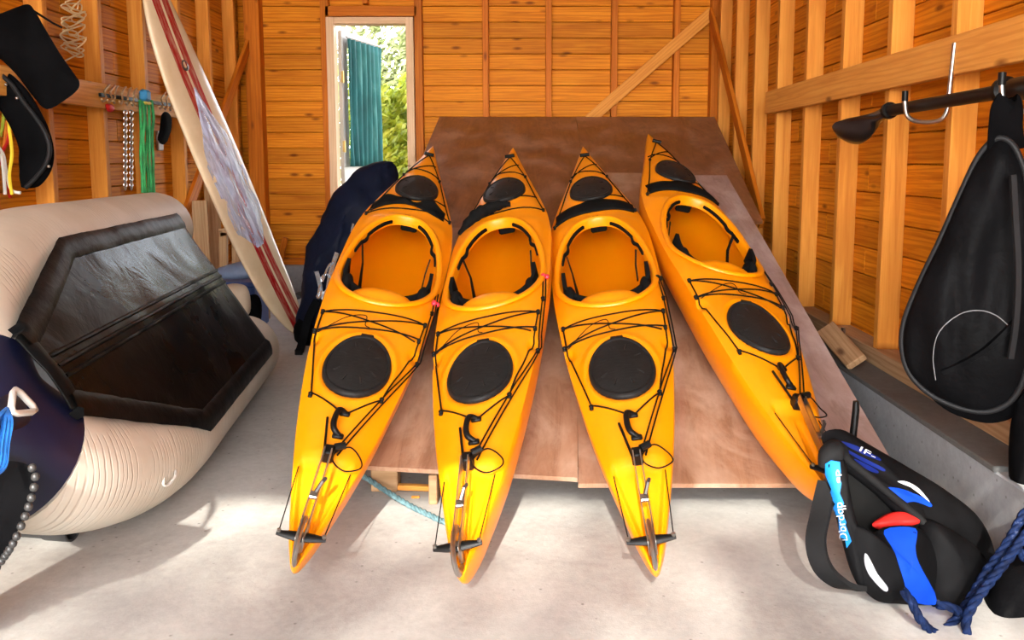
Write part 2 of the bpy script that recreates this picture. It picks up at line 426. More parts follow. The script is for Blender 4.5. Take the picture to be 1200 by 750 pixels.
# studs: 5 cm thick, 10 cm deep
for i in range(-9, 9):
    y = 3.345 + .603*i + .025
    lumber('stud', (XR-.05, y, .345), (XR-.05, y, ZR), .05, .10, (1, 0, 0), M_stud, wr)
for i in range(-12, 5):
    y = 5.23 + .59*i + .025
    lumber('stud', (XL+.05, y, .345), (XL+.05, y, ZR), .05, .10, (1, 0, 0), M_stud, wl)
for px_ in (569, 643, 720, 793):
    X = atY(px_, 80, 7.9).x
    lumber('stud', (X, YB-.05, .34), (X, YB-.05, ZR), .055, .10, (0, -1, 0), M_studb, wb)
for X, wd in ((atY(382, 100, 7.92).x, .075), (atY(491, 100, 7.92).x, .07)):
    lumber('stud', (X, YB-.04, .34), (X, YB-.04, ZR), wd, .08, (0, -1, 0), M_studb, wb)
lumber('stud', (-1.48-.04, YB-.04, DZ1+.12), (-1.52, YB-.04, ZR), .05, .08, (0, -1, 0), M_studb, wb)
lumber('header', (DX0-.01, YB-.04, DZ1+.055), (DX1+.03, YB-.04, DZ1+.055), .09, .08, (0, -1, 0), M_studb, wb)
lumber('corner_post', (-2.54, YB-.06, .28), (-2.54, YB-.06, ZR), .14, .12, (0, -1, 0), M_studb, wb)
lumber('corner_post', (XR-.06, YB-.06, .28), (XR-.06, YB-.06, ZR), .10, .12, (0, -1, 0), M_studb, wb)
# sill plates, footing
lumber('sill_plate', (XR-.05, YF, .305), (XR-.05, YB-.1, .305), .08, .12, (-1, 0, 0), M_scrap, wr)
lumber('sill_plate', (XL+.05, YF, .305), (XL+.05, YB-.1, .305), .08, .12, (1, 0, 0), M_studb, wl)
lumber('sill_plate', (XL+.1, YB-.045, .30), (XR-.1, YB-.045, .30), .055, .09, (0, -1, 0), M_studb, wb)
tr = struct('trim_1', box((1.46+.2, (YF+YB)/2, .125), (.40, YB-YF, .25), .006), M_foot)
struct('trim_2', box((-.5, YB-.0, .137), (4.3, .34, .274), .006), M_foot)
struct('trim_3', box((XL+.02, (YF+YB)/2-.1, .137), (.34, YB-YF-.2, .274), .006), M_foot)
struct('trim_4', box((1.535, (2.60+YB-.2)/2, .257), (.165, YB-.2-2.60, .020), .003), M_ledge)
# horizontal beams and diagonal braces on the side walls
lumber('beam', (XR-.12, YF+.2, 1.622), (XR-.12, 5.9, 1.622), .148, .04, (-1, 0, 0), M_beam, wr)
lumber('beam', (XL+.12, YF+.2, 1.615), (XL+.12, 6.6, 1.615), .145, .04, (1, 0, 0), M_beam, wl)
lumber('brace', atX(833, 14, 1.59), atX(893, 262, 1.59), .10, .03, (-1, 0, 0), M_studb, wr)
lumber('brace', atX(307, 10, -2.58), atX(218, 250, -2.58), .10, .03, (1, 0, 0), M_studb, wl)
lumber('brace', atY(835, 14, 7.88)+Vector((0, 0, .0)), atY(690, 141, 7.88), .105, .03, (0, -1, 0), M_stud, wb)

# ------------------------------------------------------------------ back door
d1 = empty('door_1', (-1.48, 8.0, .28)); tag(d1, kind='structure')
fz0, fz1 = .28, DZ1
for a, b, wd in (((DX0+.035, 7.97, fz0), (DX0+.035, 7.97, fz1), .07), ((DX1-.035, 7.97, fz0), (DX1-.035, 7.97, fz1), .07), ((DX0+.07, 7.97, fz1-.03), (DX1-.07, 7.97, fz1-.03), .06)):
    o = lumber('door_frame', a, b, wd, .14, (0, -1, 0), M_frame, d1)
M_white = plain('white_paint', (.40, .39, .37, 1), .45, var=.06)
M_brass = plain('brass_hinge', (.45, .33, .14, 1), .35, .9)
t = NT('door_glass'); t.base((.9, .95, .95, 1), .05); t.b.inputs['Transmission Weight'].default_value = 1.0; t.b.inputs['IOR'].default_value = 1.02; M_glass = t.m
t = NT('teal_curtain_cloth'); c = t.coord((1, 1, .25)); n1 = t.noise(c, 9, 4, .6, .5)
t.base(t.ramp(n1, [(.3, (.004, .075, .085, 1)), (.55, (.012, .14, .15, 1)), (.8, (.10, .32, .33, 1))]), .8)
t.b.inputs['Subsurface Weight'].default_value = 0; M_teal = t.m
hinge = Vector((atY(399, 100, 8.08).x, 8.08, .30)); dd = (Vector((atY(441, 100, 8.80).x, 8.80, .30))-hinge); LW = dd.length; dd.normalize(); dn = Vector((-dd.y, dd.x, 0))*-1
LM = frame(hinge, dd, dn)     # local x along the leaf, local y = up or down
upy = 1 if (LM.to_3x3() @ Vector((0, 1, 0))).z > 0 else -1
LMM = LM
def leafbox(x0, x1, z0, z1, th=.04, q=0): return xf(box(((x0+x1)/2, upy*(z0+z1)/2, q), (x1-x0, z1-z0, th), .003), LMM)
LH = DZ1-.09-.30
leaf = obj('door_leaf', joing(leafbox(0, .11, 0, LH), leafbox(LW-.10, LW, 0, LH), leafbox(.11, LW-.10, 0, .90, .03), leafbox(.11, LW-.10, LH-.14, LH)), M_white, d1, 0)
obj('pane', leafbox(.11, LW-.10, .90, LH-.14, .005), M_glass, leaf, 0)
for hz in (.45, 1.02, 1.66):
    obj('hinge', joing(leafbox(-.025, .035, hz, hz+.10, .012, .022), tube([LMM @ Vector((-.004, upy*(hz-.005), .03)), LMM @ Vector((-.004, upy*(hz+.105), .03))], .009, 8)), M_brass, leaf)
# curtain hung on the leaf
cv, cf = [], []; nc = 60; ctop, cbot = atY(425, 50, 8.4).z-.30, atY(425, 195, 8.4).z-.30
for i in range(nc+1):
    u = i/nc; x = .055 + u*(LW-.05)
    for j, zz in enumerate(np.linspace(ctop, cbot, 14)):
        s = j/13; q = .055 + (.016+.012*s)*math.sin(u*2*PI*7 + .6*math.sin(s*3+u*9)) + .006*math.sin(u*40+s*5)
        cv.append(LMM @ Vector((x + .02*s*(u-.2), upy*zz, q)))
for i in range(nc):
    for j in range(13): cf.append((i*14+j, i*14+j+1, i*14+15+j, i*14+14+j))
cur = obj('curtain', (cv, cf), M_teal, None, 80); tag(cur, 'teal curtain hanging in folds on the open white door', 'curtain')
so = cur.modifiers.new('cloth', 'SOLIDIFY'); so.thickness = .003
rod = obj('curtain_rod', tube([LMM @ Vector((.03, upy*(ctop+.012), .055)), LMM @ Vector((LW+.01, upy*(ctop+.012), .055))], .009, 8), M_white, cur)

# ------------------------------------------------------------------ garden behind the door
def leafcloud(n, fn, smin, smax, seed):
    rnd = random.Random(seed); V, F = [], []
    for _ in range(n):
        p = Vector(fn(rnd)); s = rnd.uniform(smin, smax)
        a = Vector((rnd.gauss(0, 1), rnd.gauss(0, 1), rnd.gauss(0, 1))).normalized(); b = a.orthogonal().normalized(); c_ = a.cross(b)
        k = len(V); V += [p - b*s, p + c_*s*.42 + a*s*.12, p + b*s, p - c_*s*.42 + a*s*.12]; F.append((k, k+1, k+2, k+3))
    return V, F
def leafmat(name, a, b, c):
    t = NT(name); nz = t.noise(t.coord(), 5, 3, .6); t.base(t.ramp(nz, [(.3, a), (.5, b), (.7, c)]), .5)
    tr_ = t.add('ShaderNodeBsdfTranslucent'); mx = t.add('ShaderNodeMixShader'); mx.inputs[0].default_value = .4
    t.ln(t.b.inputs['Base Color'].links[0].from_socket, tr_.inputs[0]); t.ln(t.b.outputs[0], mx.inputs[1]); t.ln(tr_.outputs[0], mx.inputs[2])
    t.ln(mx.outputs[0], t.n['Material Output'].inputs[0]); return t.m
M_leafA = leafmat('bright_leaves', (.10, .15, .008, 1), (.26, .31, .02, 1), (.46, .46, .05, 1))
M_leafB = leafmat('deep_leaves', (.02, .045, .01, 1), (.05, .10, .018, 1), (.12, .18, .035, 1))
M_leafC = leafmat('pale_leaves', (.12, .15, .05, 1), (.22, .25, .10, 1), (.34, .36, .19, 1))
M_bark = plain('bark', (.12, .085, .06, 1), .9, var=.4, bump=.4, bs=20)
def shrub(loc, rx, ry, rz, n, mat, seed, label, smin=.03, smax=.09, zc=None):
    r = empty('shrub', (loc[0], loc[1], -.02)); tag(r, label, 'shrub', 'garden shrubs behind the back door'); rnd = random.Random(seed)
    zc = zc if zc is not None else rz
    lobes = [(rnd.gauss(0, .4)*rx, rnd.gauss(0, .4)*ry, rnd.uniform(-.75, .75)*rz, rnd.uniform(.25, .5)) for _ in range(16)]
    def fn(R):
        l = R.choice(lobes); v = Vector((R.gauss(0, 1), R.gauss(0, 1), R.gauss(0, 1))).normalized()*R.uniform(.6, 1)
        return (loc[0]+l[0]+v.x*rx*l[3], loc[1]+l[1]+v.y*ry*l[3], max(.03, zc+l[2]+v.z*rz*l[3]))
    fo = obj('foliage', leafcloud(n, fn, smin, smax, seed), mat, r, 0); fo['kind'] = 'stuff'
    st = [tube(spline([(loc[0]+rnd.gauss(0, .05), loc[1], -.02), (loc[0]+l[0]*.5, loc[1]+l[1]*.5, zc*.5), (loc[0]+l[0], loc[1]+l[1], zc+l[2])], 4), .013, 5) for l in lobes[:7]]
    obj('stem', joing(*st), M_bark, r)
shrub((-1.80, 10.2), .80, .6, 1.15, 4200, M_leafA, 1, 'bright yellow-green shrub nearest the open back door')
shrub((-1.25, 12.2), .9, .5, 1.25, 3000, M_leafB, 2, 'darker green shrub behind the bright one, seen through the doorway')
shrub((-3.4, 12.4), .8, .5, 1.5, 2400, M_leafA, 3, 'shrub at the hinge side of the open back door', .04, .10)
shrub((-2.3, 14.8), 1.6, .7, 2.2, 6500, M_leafC, 4, 'tall pale shrub farthest away in the doorway', .05, .11)
shrub((.6, 13.2), .7, .6, 1.5, 1200, M_leafB, 5, 'green shrub hidden mostly behind the right door jamb', .05, .11)

# ------------------------------------------------------------------ tree outside, above the photographer: breaks the sunlight on the floor
tree = empty('tree', (-4.5, -8.4, 0)); tag(tree, 'broad leafy tree standing outside the shed front', 'tree')
obj('trunk', joing(tube(spline([(-4.5, -8.4, -.1), (-4.3, -8.3, 2.2), (-3.2, -7.9, 4.4), (-1.0, -7.4, 6.2)], 6), [.26, .25, .24, .23, .22, .21, .20, .19, .18, .17, .16, .15, .14, .13, .12, .11, .1, .09, .08], 10),
    tube(spline([(-3.2, -7.9, 4.4), (-2.9, -6.8, 6.0), (-2.2, -6.0, 7.4)], 5), .09, 8)), M_bark, tree)
TC = Vector((-.3, 1.9, 0)) + SUN_TO*11
rt = random.Random(21); blobs = []
for x_, y_, r_ in ((83, 727, .30), (10, 745, .28), (333, 693, .20), (390, 688, .16), (280, 702, .15), (567, 727, .16), (515, 745, .15), (717, 668, .20), (700, 725, .18), (958, 643, .24), (1000, 705, .22), (900, 735, .20), (455, 622, .10), (650, 690, .09), (770, 610, .12), (1100, 740, .28), (140, 625, .10), (870, 655, .08), (230, 735, .10), (800, 740, .14)):
    q = atZ(x_, y_, 0) + SUN_TO*(11 + rt.uniform(-.7, .7)); blobs.append((q.x, q.y, q.z, r_))
for _ in range(34): blobs.append((TC.x + rt.uniform(-3.8, 3.8), TC.y + rt.uniform(-1.2, 1.6) - 1.6, TC.z - 1.3 + rt.uniform(-.6, .5), rt.uniform(.15, .36)))
def tfn(R):
    b = R.choices(blobs, weights=[q[3]**2 for q in blobs])[0]; return (b[0]+R.gauss(0, b[3]), b[1]+R.gauss(0, b[3]), b[2]+R.gauss(0, b[3]*.6))
fo = obj('foliage', leafcloud(4600, tfn, .04, .10, 5), M_leafB, tree, 0); fo['kind'] = 'stuff'

# ------------------------------------------------------------------ plywood ramp
RT = atY(675, 137, 7.62); RB = atZ(700, 570, .12)
RS = Vector((0, RT.y-RB.y, RT.z-RB.z)).normalized(); RN = Vector((0, -RS.z, RS.y))
def onramp(x, y, h=0.0): return onplane(x, y, RB + RN*h, RN)
def sheet(name, px, lift, mat, label, pxmode=True):
    P = [onramp(*q) + RN*lift for q in px] if pxmode else [Vector(q) for q in px]
    M = frame(P[0], P[1]-P[0], RN); inv = M.inverted()
    v, f = slab([inv @ p for p in P], .018, (0, 0, 1))
    o = link(name, mkmesh(name, v, f, mat, 0), None, M)
    return tag(o, label, 'plywood')
def rp(X, Y): return Vector((X, Y, RB.z + (Y-RB.y)*RS.z/RS.y))
def sheet3(pts, lift, mat, label):
    return sheet('plywood_sheet', [rp(*p) + RN*lift for p in pts], 0, mat, label, False)
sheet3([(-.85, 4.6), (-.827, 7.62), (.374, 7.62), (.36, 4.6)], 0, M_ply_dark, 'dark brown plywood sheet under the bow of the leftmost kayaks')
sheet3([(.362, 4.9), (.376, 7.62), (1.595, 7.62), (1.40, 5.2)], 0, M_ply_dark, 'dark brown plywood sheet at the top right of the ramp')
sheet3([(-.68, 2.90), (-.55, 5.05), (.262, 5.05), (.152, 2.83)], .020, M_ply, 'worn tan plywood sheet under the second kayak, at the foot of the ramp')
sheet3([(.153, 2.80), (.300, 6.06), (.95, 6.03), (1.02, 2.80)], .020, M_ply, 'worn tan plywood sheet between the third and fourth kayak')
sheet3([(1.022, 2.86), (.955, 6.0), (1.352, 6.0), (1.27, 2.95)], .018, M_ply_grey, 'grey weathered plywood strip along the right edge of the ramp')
# battens under the ramp
rb = 'timber batten under the plywood ramp'
for i, (p, q, lab) in enumerate((((-.45, 3.35), (.98, 3.35), 'short timber bearer under the foot of the plywood ramp'), ((-.7, 5.0), (1.3, 5.0), 'timber bearer under the middle of the plywood ramp'))):
    a, b = rp(*p), rp(*q); zt = min(a.z, b.z)-.03
    g = lumber('timber_bearer', (a.x, a.y, zt/2), (b.x, b.y, zt/2), .06, zt, (0, 0, 1), M_scrap, None); tag(g, lab, 'timber')
a = onramp(418, 557); bl = obj('wood_block', box((a.x+.06, 3.10, .065), (.10, .08, .13), .004), M_scrap, None, 0); tag(bl, 'small wood block under the left end of the ramp foot', 'block')
bl = obj('wood_block', box((atZ(508, 570, .06).x, 2.98, .055), (.03, .08, .11), .003), M_scrap, None, 0); tag(bl, 'upright wood block beside the second kayak under the ramp', 'block')

# ------------------------------------------------------------------ KAYAKS
KL = 3.60
KW = [(0, 0), (.010, .011), (.04, .021), (.1, .039), (.25, .072), (.4, .103), (.58, .137), (.78, .168), (1.0, .197), (1.26, .221), (1.65, .243), (2.1, .250), (2.35, .236), (2.6, .196), (2.85, .146), (3.05, .106), (3.25, .068), (3.42, .036), (3.54, .014), (3.6, 0)]
KS = [(0, .165), (.4, .184), (.9, .220), (1.3, .236), (1.7, .232), (2.2, .240), (2.8, .262), (3.3, .282), (3.6, .295)]
KC = [(0, .010), (.1, .022), (.35, .036), (.6, .040), (1.0, .036), (1.35, .036), (1.8, .044), (2.2, .062), (2.5, .066), (2.9, .058), (3.3, .034), (3.6, .004)]
KK = [(0, .150), (.02, .118), (.06, .085), (.2, .038), (.5, .006), (.9, 0), (2.4, 0), (2.9, .02), (3.3, .09), (3.5, .17), (3.6, .26)]
HR, HF = (0, .897, .118, .184), (0, 2.67, .115, .165)      # hatches: x, y, half width, half length
CKY, CKA, CKB = 1.80, .206, .440
def ck_r(x, y):      # cockpit opening, 1 on its edge
    v = (y-CKY)/CKB; a = CKA*(1-.14*v); return ((abs(x)/a)**2.3 + abs(v)**2.3)**(1/2.3)
def zdeck(x, y):
    ww = max(interp(y, KW), 1e-4); u = min(1, abs(x)/ww); zz = interp(y, KS) + interp(y, KC)*(1-u**2.8)
    r = math.hypot((x-HR[0])/HR[2], (y-HR[1])/HR[3])
    zz += .011*math.exp(-((r-1.16)/.10)**2) - .006*smooth01((1.1-r)*8)
    r = math.hypot((x-HF[0])/HF[2], (y-HF[1])/HF[3]); zz += .008*math.exp(-((r-1.14)/.10)**2)
    # stepped stern deck with a trough for the rudder blade
    zz -= .022*smooth01((.415-y)/.03)*smooth01((ww*.86-abs(x))/.02)
    zz -= .012*smooth01((.36-y)/.05)*smooth01((.020-abs(x))/.012)
    # finger recesses beside the rear hatch, shoulder behind the cockpit
    zz -= .014*smooth01((.035-abs(y-1.06))/.02)*smooth01((u-.80)/.1)
    zz += .010*smooth01((.5-abs(y-CKY)+.03)/.10)*smooth01((.98-u)/.2)
    return zz
def deck(x, y, h=0.0): return Vector((x, y, zdeck(x, y)+h))
def kayak_hull():
    ys = sorted(set([0, .006, .012, .02, .03, .045] + [round(.06+.02*i, 4) for i in range(176)] + [3.575, 3.585, 3.593, 3.6]))
    us = np.sin(np.linspace(-PI/2, PI/2, 45)); us = us*.55 + np.linspace(-1, 1, 45)*.45
    nu = len(us); nb = 23; V, F = [], []; top, bot = [], []
    for y in ys:
        ww = interp(y, KW); zs = interp(y, KS); zk = interp(y, KK); row = []
        for u in us:
            x = ww*u; V.append(Vector((x, y, zdeck(x, y)))); row.append(len(V)-1)
        top.append(row); br = [row[0]]
        n_ = 2.3 - .6*smooth01((y-2.6)/.9) - .4*smooth01((.5-y)/.5)
        for i in range(1, nb):
            a = PI*i/nb; x = -ww*math.copysign(abs(math.cos(a))**(2/n_), math.cos(a)); dz = abs(math.sin(a))**(2/n_)
            zz = zs-(zs-zk)*dz + .011*math.exp(-((abs(x)-.055)/.012)**2)*(dz > .8)*smooth01((2.7-y)/.2)*smooth01((y-1.2)/.2)
            V.append(Vector((x, y, zz))); br.append(len(V)-1)
        br.append(row[-1]); bot.append(br)
    dead = set()
    for a, b in zip(range(len(ys)-1), range(1, len(ys))):
        for k in range(nu-1):
            q = (top[a][k], top[a][k+1], top[b][k+1], top[b][k]); c_ = sum((V[i] for i in q), Vector())/4
            if ck_r(c_.x, c_.y) < 1.0: dead.update(q); continue
            F.append(q)
        for k in range(nb): F.append((bot[a][k], bot[a][k+1], bot[b][k+1], bot[b][k]))
    used = set(i for f in F for i in f)
    for i in dead & used:          # pull the rim of the hole onto the oval
        p = V[i]
        for _ in range(6):
            r = ck_r(p.x, p.y); p = Vector((p.x/r, CKY+(p.y-CKY)/r, p.z))
        V[i] = Vector((p.x, p.y, zdeck(p.x, p.y)))
    remap = {}; V2 = []
    for i in sorted(used): remap[i] = len(V2); V2.append(V[i])
    return V2, [tuple(remap[i] for i in f) for f in F]
def oval(n, grow=0.0):
    out = []
    for k in range(n):
        a = 2*PI*k/n; d = Vector((math.cos(a), math.sin(a)*1.6)).normalized(); lo, hi = 0, 1
        for _ in range(30):
            m = (lo+hi)/2
            if ck_r(d.x*m, CKY+d.y*m) < 1: lo = m
            else: hi = m
        out.append(Vector((d.x*lo, CKY+d.y*lo, 0)))
    return out
def coaming():
    P = oval(72); n = len(P); V, F = [], []
    prof = [(-.006, -.035), (-.006, .006), (-.002, .014), (.006, .018), (.018, .016), (.025, .010), (.025, .005), (.018, .003), (.006, .002), (.005, -.02)]
    m = len(prof)
    for i in range(n):
        t_ = (P[(i+1) % n]-P[i-1]).normalized(); nr = Vector((t_.y, -t_.x, 0))
        if nr.dot(P[i]-Vector((0, CKY, 0))) < 0: nr = -nr
        zz = zdeck(P[i].x*1.05, CKY+(P[i].y-CKY)*1.05)
        for o_, h in prof: q = P[i]+nr*o_; V.append(Vector((q.x, q.y, zz+h)))
    for i in range(n):
        j = (i+1) % n
        for k in range(m-1): F.append((i*m+k, j*m+k, j*m+k+1, i*m+k+1))
    return V, F
def hatch(H, dome=.016, rim=.010):
    cx, cy, a, b = H; zc = max(zdeck(cx, cy), zdeck(cx, cy+b*.5), zdeck(cx, cy-b*.5)) ; V, F = [], []
    prof = [(1.0, -.02), (1.03, -.004), (1.03, .006), (.99, .012), (.93, .011), (.91, .008), (.86, .010), (.6, .013), (.3, dome), (.0, dome)]
    sl = (zdeck(cx, cy+b)-zdeck(cx, cy-b))/(2*b); zc = (zdeck(cx, cy+b)+zdeck(cx, cy-b)+zdeck(cx, cy))/3; n = 48; m = len(prof)
    for i in range(n):
        an = 2*PI*i/n
        for r, h in prof:
            x, y = a*r*math.cos(an), b*r*math.sin(an); u = abs(x)
            V.append(Vector((cx+x, cy+y, zc + sl*y + h + .012 - 1.3*x*x)))
    for i in range(n):
        j = (i+1) % n
        for k in range(m-1): F.append((i*m+k, j*m+k, j*m+k+1, i*m+k+1))
    # moulded ribs
    G = [(V, F)]
    for an in (.5, 1.2, 1.95, 2.65, 3.6, 4.3, 5.1, 5.8):
        pts = [Vector((cx+a*r*math.cos(an), cy+b*r*math.sin(an), zc + sl*b*r*math.sin(an) + .024 - 1.3*(a*r*math.cos(an))**2)) for r in (.52, .62, .72)]
        G.append(tube(pts, .0035, 5))
    G.append(box((cx, cy+b*1.05, zc+sl*b*1.05+.010), (.05, .03, .012), .003))
    return joing(*G)
def dl(pts, r=.0032, h=.004, sub=5):
    """deck line lying on the deck through (x,y) points"""
    out = []
    for (x0, y0), (x1, y1) in zip(pts, pts[1:]):
        n = max(2, int(math.hypot(x1-x0, y1-y0)/.03))
        for i in range(n):
            s = i/n; out.append((x0+(x1-x0)*s, y0+(y1-y0)*s))
    out.append(pts[-1])
    Z = [zdeck(x, y) for x, y in out]
    # the line is taut: upper hull of the heights
    return tube([Vector((x, y, zz+h)) for (x, y), zz in zip(out, Z)], r, 5)
def eyelet(x, y):
    p = deck(x, y)
    return joing(box(p+Vector((0, 0, .005)), (.014, .030, .010), .003), ball(p+Vector((0, 0, .011)), (.009, .009, .006), None, 8, 5))
HULL = []
def build_kayak():
    r = empty('kayak')
    hull = obj('hull', kayak_hull(), M_yel, r, 55, False); HULL.append(hull)
    obj('coaming', coaming(), M_yel, r, 50, False)
    h = obj('rear_hatch_cover', hatch(HR), M_hatch, r, 50, False)
    h = obj('front_hatch_cover', hatch(HF, .02), M_hatch, r, 50, False)
    # seat
    sv, sf = [], []
    for i in range(15):
        u = -1+2*i/14
        for j in range(13):
            s = j/12; y = 1.40 + s*.40; x = u*(.145-.01*s); zz = .13*(1-smooth01(s*3.2)) + .05 + .05*abs(u)**3*(1-.5*s) - .01*s
            sv.append(Vector((x, y-.05*(1-u*u)*(1-smooth01(s*3)), zz)))
    for i in range(14):
        for j in range(12): sf.append((i*13+j, i*13+j+1, i*13+14+j, i*13+13+j))
    seat = obj('seat', (sv, sf), M_yel, r, 60, False); so = seat.modifiers.new('shell', 'SOLIDIFY'); so.thickness = .008
    obj('seat_back', ball((0, 1.455, .232), (.140, .085, .055), None, 24, 12), M_yel, r, 60, False)
    bp = spline([(-.185, 1.70, .262), (-.180, 1.58, .240), (-.12, 1.525, .215), (0, 1.505, .20), (.12, 1.525, .215), (.180, 1.58, .240), (.185, 1.70, .262)], 6)
    obj('back_band', strip(bp, .075, .016, (0, .25, 1)), M_pad, r, 60, False)
    OV = oval(72)
    for s in (-1, 1):
        obj('hip_pad', ball((s*.165, 1.56, .225), (.028, .080, .055), None, 14, 9), M_pad, r, 60, False)
        tb = []
        for k_ in range(3, 16):
            q = OV[k_ if s > 0 else (36-k_) % 72]; e = .955 - (.05 if k_ in (7, 8) else 0); tb.append(Vector((q.x*e, CKY+(q.y-CKY)*(e+.01), zdeck(q.x, q.y)-.012)))
        obj('thigh_brace', strip(spline(tb, 3), .015, .010, (0, 0, 1)), M_pad, r, 60, False)
    obj('adjuster_strap', strip([(-.165, 1.93, .27), (-.15, 1.92, .18), (-.135, 1.80, .10), (-.08, 1.72, .06), (0, 1.70, .055)], .018, .004, (0, 1, .3)), M_cord, r, 60, False)
    obj('adjuster_strap', strip([(.160, 1.90, .27), (.150, 1.88, .20), (.148, 1.82, .15)], .024, .006, (0, 1, 0)), M_cord, r, 60, False)
    obj('foot_brace', box((.01, 2.36, .225), (.085, .02, .055), .008), M_pad, r, 0, False)
    # carry handles
    obj('bow_toggle', joing(tube([deck(-.028, 3.315, .018), deck(.028, 3.305, .018)], .011, 8), tube([deck(0, 3.36, .004), deck(0, 3.31, .02)], .004, 6)), M_blk, r, 50, False)
    hp = spline([deck(.012, .615, .006), deck(-.008, .608, .024), deck(-.014, .560, .028), deck(-.008, .515, .024), deck(.012, .505, .006)], 5)
    obj('carry_handle', joing(tube(hp, .010, 8, up0=(1, 0, 0), r2=.009), box(deck(.010, .615, .004), (.034, .022, .014), .004), box(deck(.010, .503, .004), (.036, .022, .014), .004)), M_blk, r, 50, False)
    obj('cockpit_buckle', box(deck(-.0, 2.255, .010), (.035, .018, .010), .003), M_blk, r, 0, False)
    # deck lines and bungees
    lines = [[(-.205, 1.265), (.205, 1.30)], [(-.205, 1.265), (.180, 1.15)], [(-.205, 1.12), (.205, 1.30)], [(-.205, 1.12), (.195, 1.18)],
             [(-.205, 1.265), (-.195, 1.08), (-.125, .72), (.0, .615)], [(.205, 1.30), (.190, 1.08), (.115, .735), (.015, .615)]]
    obj('deck_line', joing(*[dl(l, .0032, .006) for l in lines]), M_cord, r, 0, False)
    loop = [deck(-.19, 1.10, .01), deck(-.10, 1.16, .035), deck(-.03, 1.22, .02), deck(-.02, 1.15, .02), deck(.0, 1.125, .02)]
    obj('hatch_leash', tube(spline(loop, 8), .0018, 5), M_cord, r, 0, False)
    fl = [[(0, 3.315), (-.105, 2.93), (-.165, 2.58), (-.215, 2.33)], [(0, 3.315), (.105, 2.93), (.165, 2.62), (.212, 2.42)], [(-.100, 3.02), (.108, 2.95)], [(.06, 3.14), (-.10, 2.96)], [(-.215, 2.33), (.212, 2.42)], [(-.20, 2.36), (.175, 2.60)]]
    obj('bow_line', joing(*[dl(l, .0034, .006) for l in fl]), M_cord, r, 0, False)
    for x, y in ((-.205, 1.265), (.205, 1.30), (-.205, 1.12), (.195, 1.17), (-.125, .71), (.115, .735), (-.105, 2.93), (.105, 2.93), (-.215, 2.33), (.212, 2.42), (.207, 1.02), (.222, 1.42)):
        obj('deck_fitting', eyelet(x, y), M_blk, r, 50, False)
    # rudder: head, blade lying forward on the deck, crossbar, cables
    g = []
    arc = [Vector((0, .055+.065*math.cos(a), .203+.052*math.sin(a))) for a in np.linspace(math.radians(35), math.radians(265), 16)]
    obj('rudder_head', joing(tube(arc, .007, 8, up0=(1, 0, 0), r2=.012), box((-.010, .075, .213), (.004, .095, .05), .001), box((.010, .075, .213), (.004, .095, .05), .001), tube([(0, .060, .160), (0, .060, .225)], .009, 8)), M_steel, r, 50, False)
    cb = [Vector((x, .060+.006*abs(x)/.1, .212)) for x in np.linspace(-.068, .068, 9)]
    rc = obj('rudder_crossbar', tube(cb, [.006, .008, .010, .011, .012, .011, .010, .008, .006], 8, up0=(0, 0, 1), r2=[.008, .011, .014, .016, .018, .016, .014, .011, .008]), M_blk, r, 50, False)
    for s in (-1, 1): obj('bolt', lathe([(.0, 0), (.006, 0), (.006, .008), (0, .009)], 8, Matrix.Translation((s*.062, .064, .217))), M_steel, rc, 40, False)
    bl_ = [(.095, .226), (.15, .231), (.20, .236), (.26, .243), (.33, .252), (.39, .262)]
    obj('rudder_blade', joing(strip([Vector((-.011, y, zz)) for y, zz in bl_], .026, .0035, (0, 0, 1)), strip([Vector((.011, y, zz)) for y, zz in bl_], .022, .0035, (0, 0, 1)), box((0, .20, .243), (.026, .030, .012), .003)), M_steel, r, 0, False)
    obj('blade_catch', tube([(.004, .20, .255), (.016, .225, .275), (.022, .245, .272)], .006, 6), M_darkmetal, r, 40, False)
    obj('rudder_rest', joing(box(deck(0, .405, .020), (.034, .045, .045), .005), tube([deck(.015, .42, .03), deck(.045, .435, .034)], .012, 8)), M_blk, r, 40, False)
    obj('rudder_stick', tube([Vector((-.010, .385, zdeck(-.01, .385)+.035)), Vector((-.040, .575, zdeck(-.04, .575)+.012))], .0045, 6), M_blk, r, 40, False)
    obj('rudder_line', joing(dl([(.222, 1.60), (.222, 1.42), (.207, 1.02), (.012, .41)], .0030, .012), dl([(.232, 1.60), (.234, 1.42), (.217, 1.02), (.028, .41)], .0030, .012),
        tube([(-.062, .064, .220), deck(-.080, .37, .002)], .0018, 5), tube([(.062, .064, .220), deck(.080, .37, .002)], .0018, 5)), M_cord, r, 0, False)
    lp = [deck(.02, .41, .02), deck(.06, .45, .02), deck(.10, .43, .02), deck(.105, .38, .035), deck(.06, .36, .03), deck(.02, .39, .02)]
    obj('lanyard_loop', tube(spline(lp, 6, True), .0026, 5, True), M_cord, r, 0, False)
    return r
def copy_tree(o, parent=None):
    c_ = o.copy(); COL.objects.link(c_); c_.parent = parent
    for ch in list(o.children): copy_tree(ch, c_)
    return c_
def kayak_M(st, bw, roll=0.0, lift=0.0):
    a = onramp(*st, .20+lift); b = onramp(*bw, .30+lift); y = (b-a); y -= RN*y.dot(RN); y.normalize()
    zz = Matrix.Rotation(math.radians(roll), 3, y) @ RN
    y = (b-zz*.30)-(a-zz*.178); y -= RN*y.dot(RN); y.normalize(); zz = Matrix.Rotation(math.radians(roll), 3, y) @ RN; x = y.cross(zz)
    o = a - zz*.178
    return Matrix(((x[0], y[0], zz[0], o[0]), (x[1], y[1], zz[1], o[1]), (x[2], y[2], zz[2], o[2]), (0, 0, 0, 1)))
k0 = build_kayak()
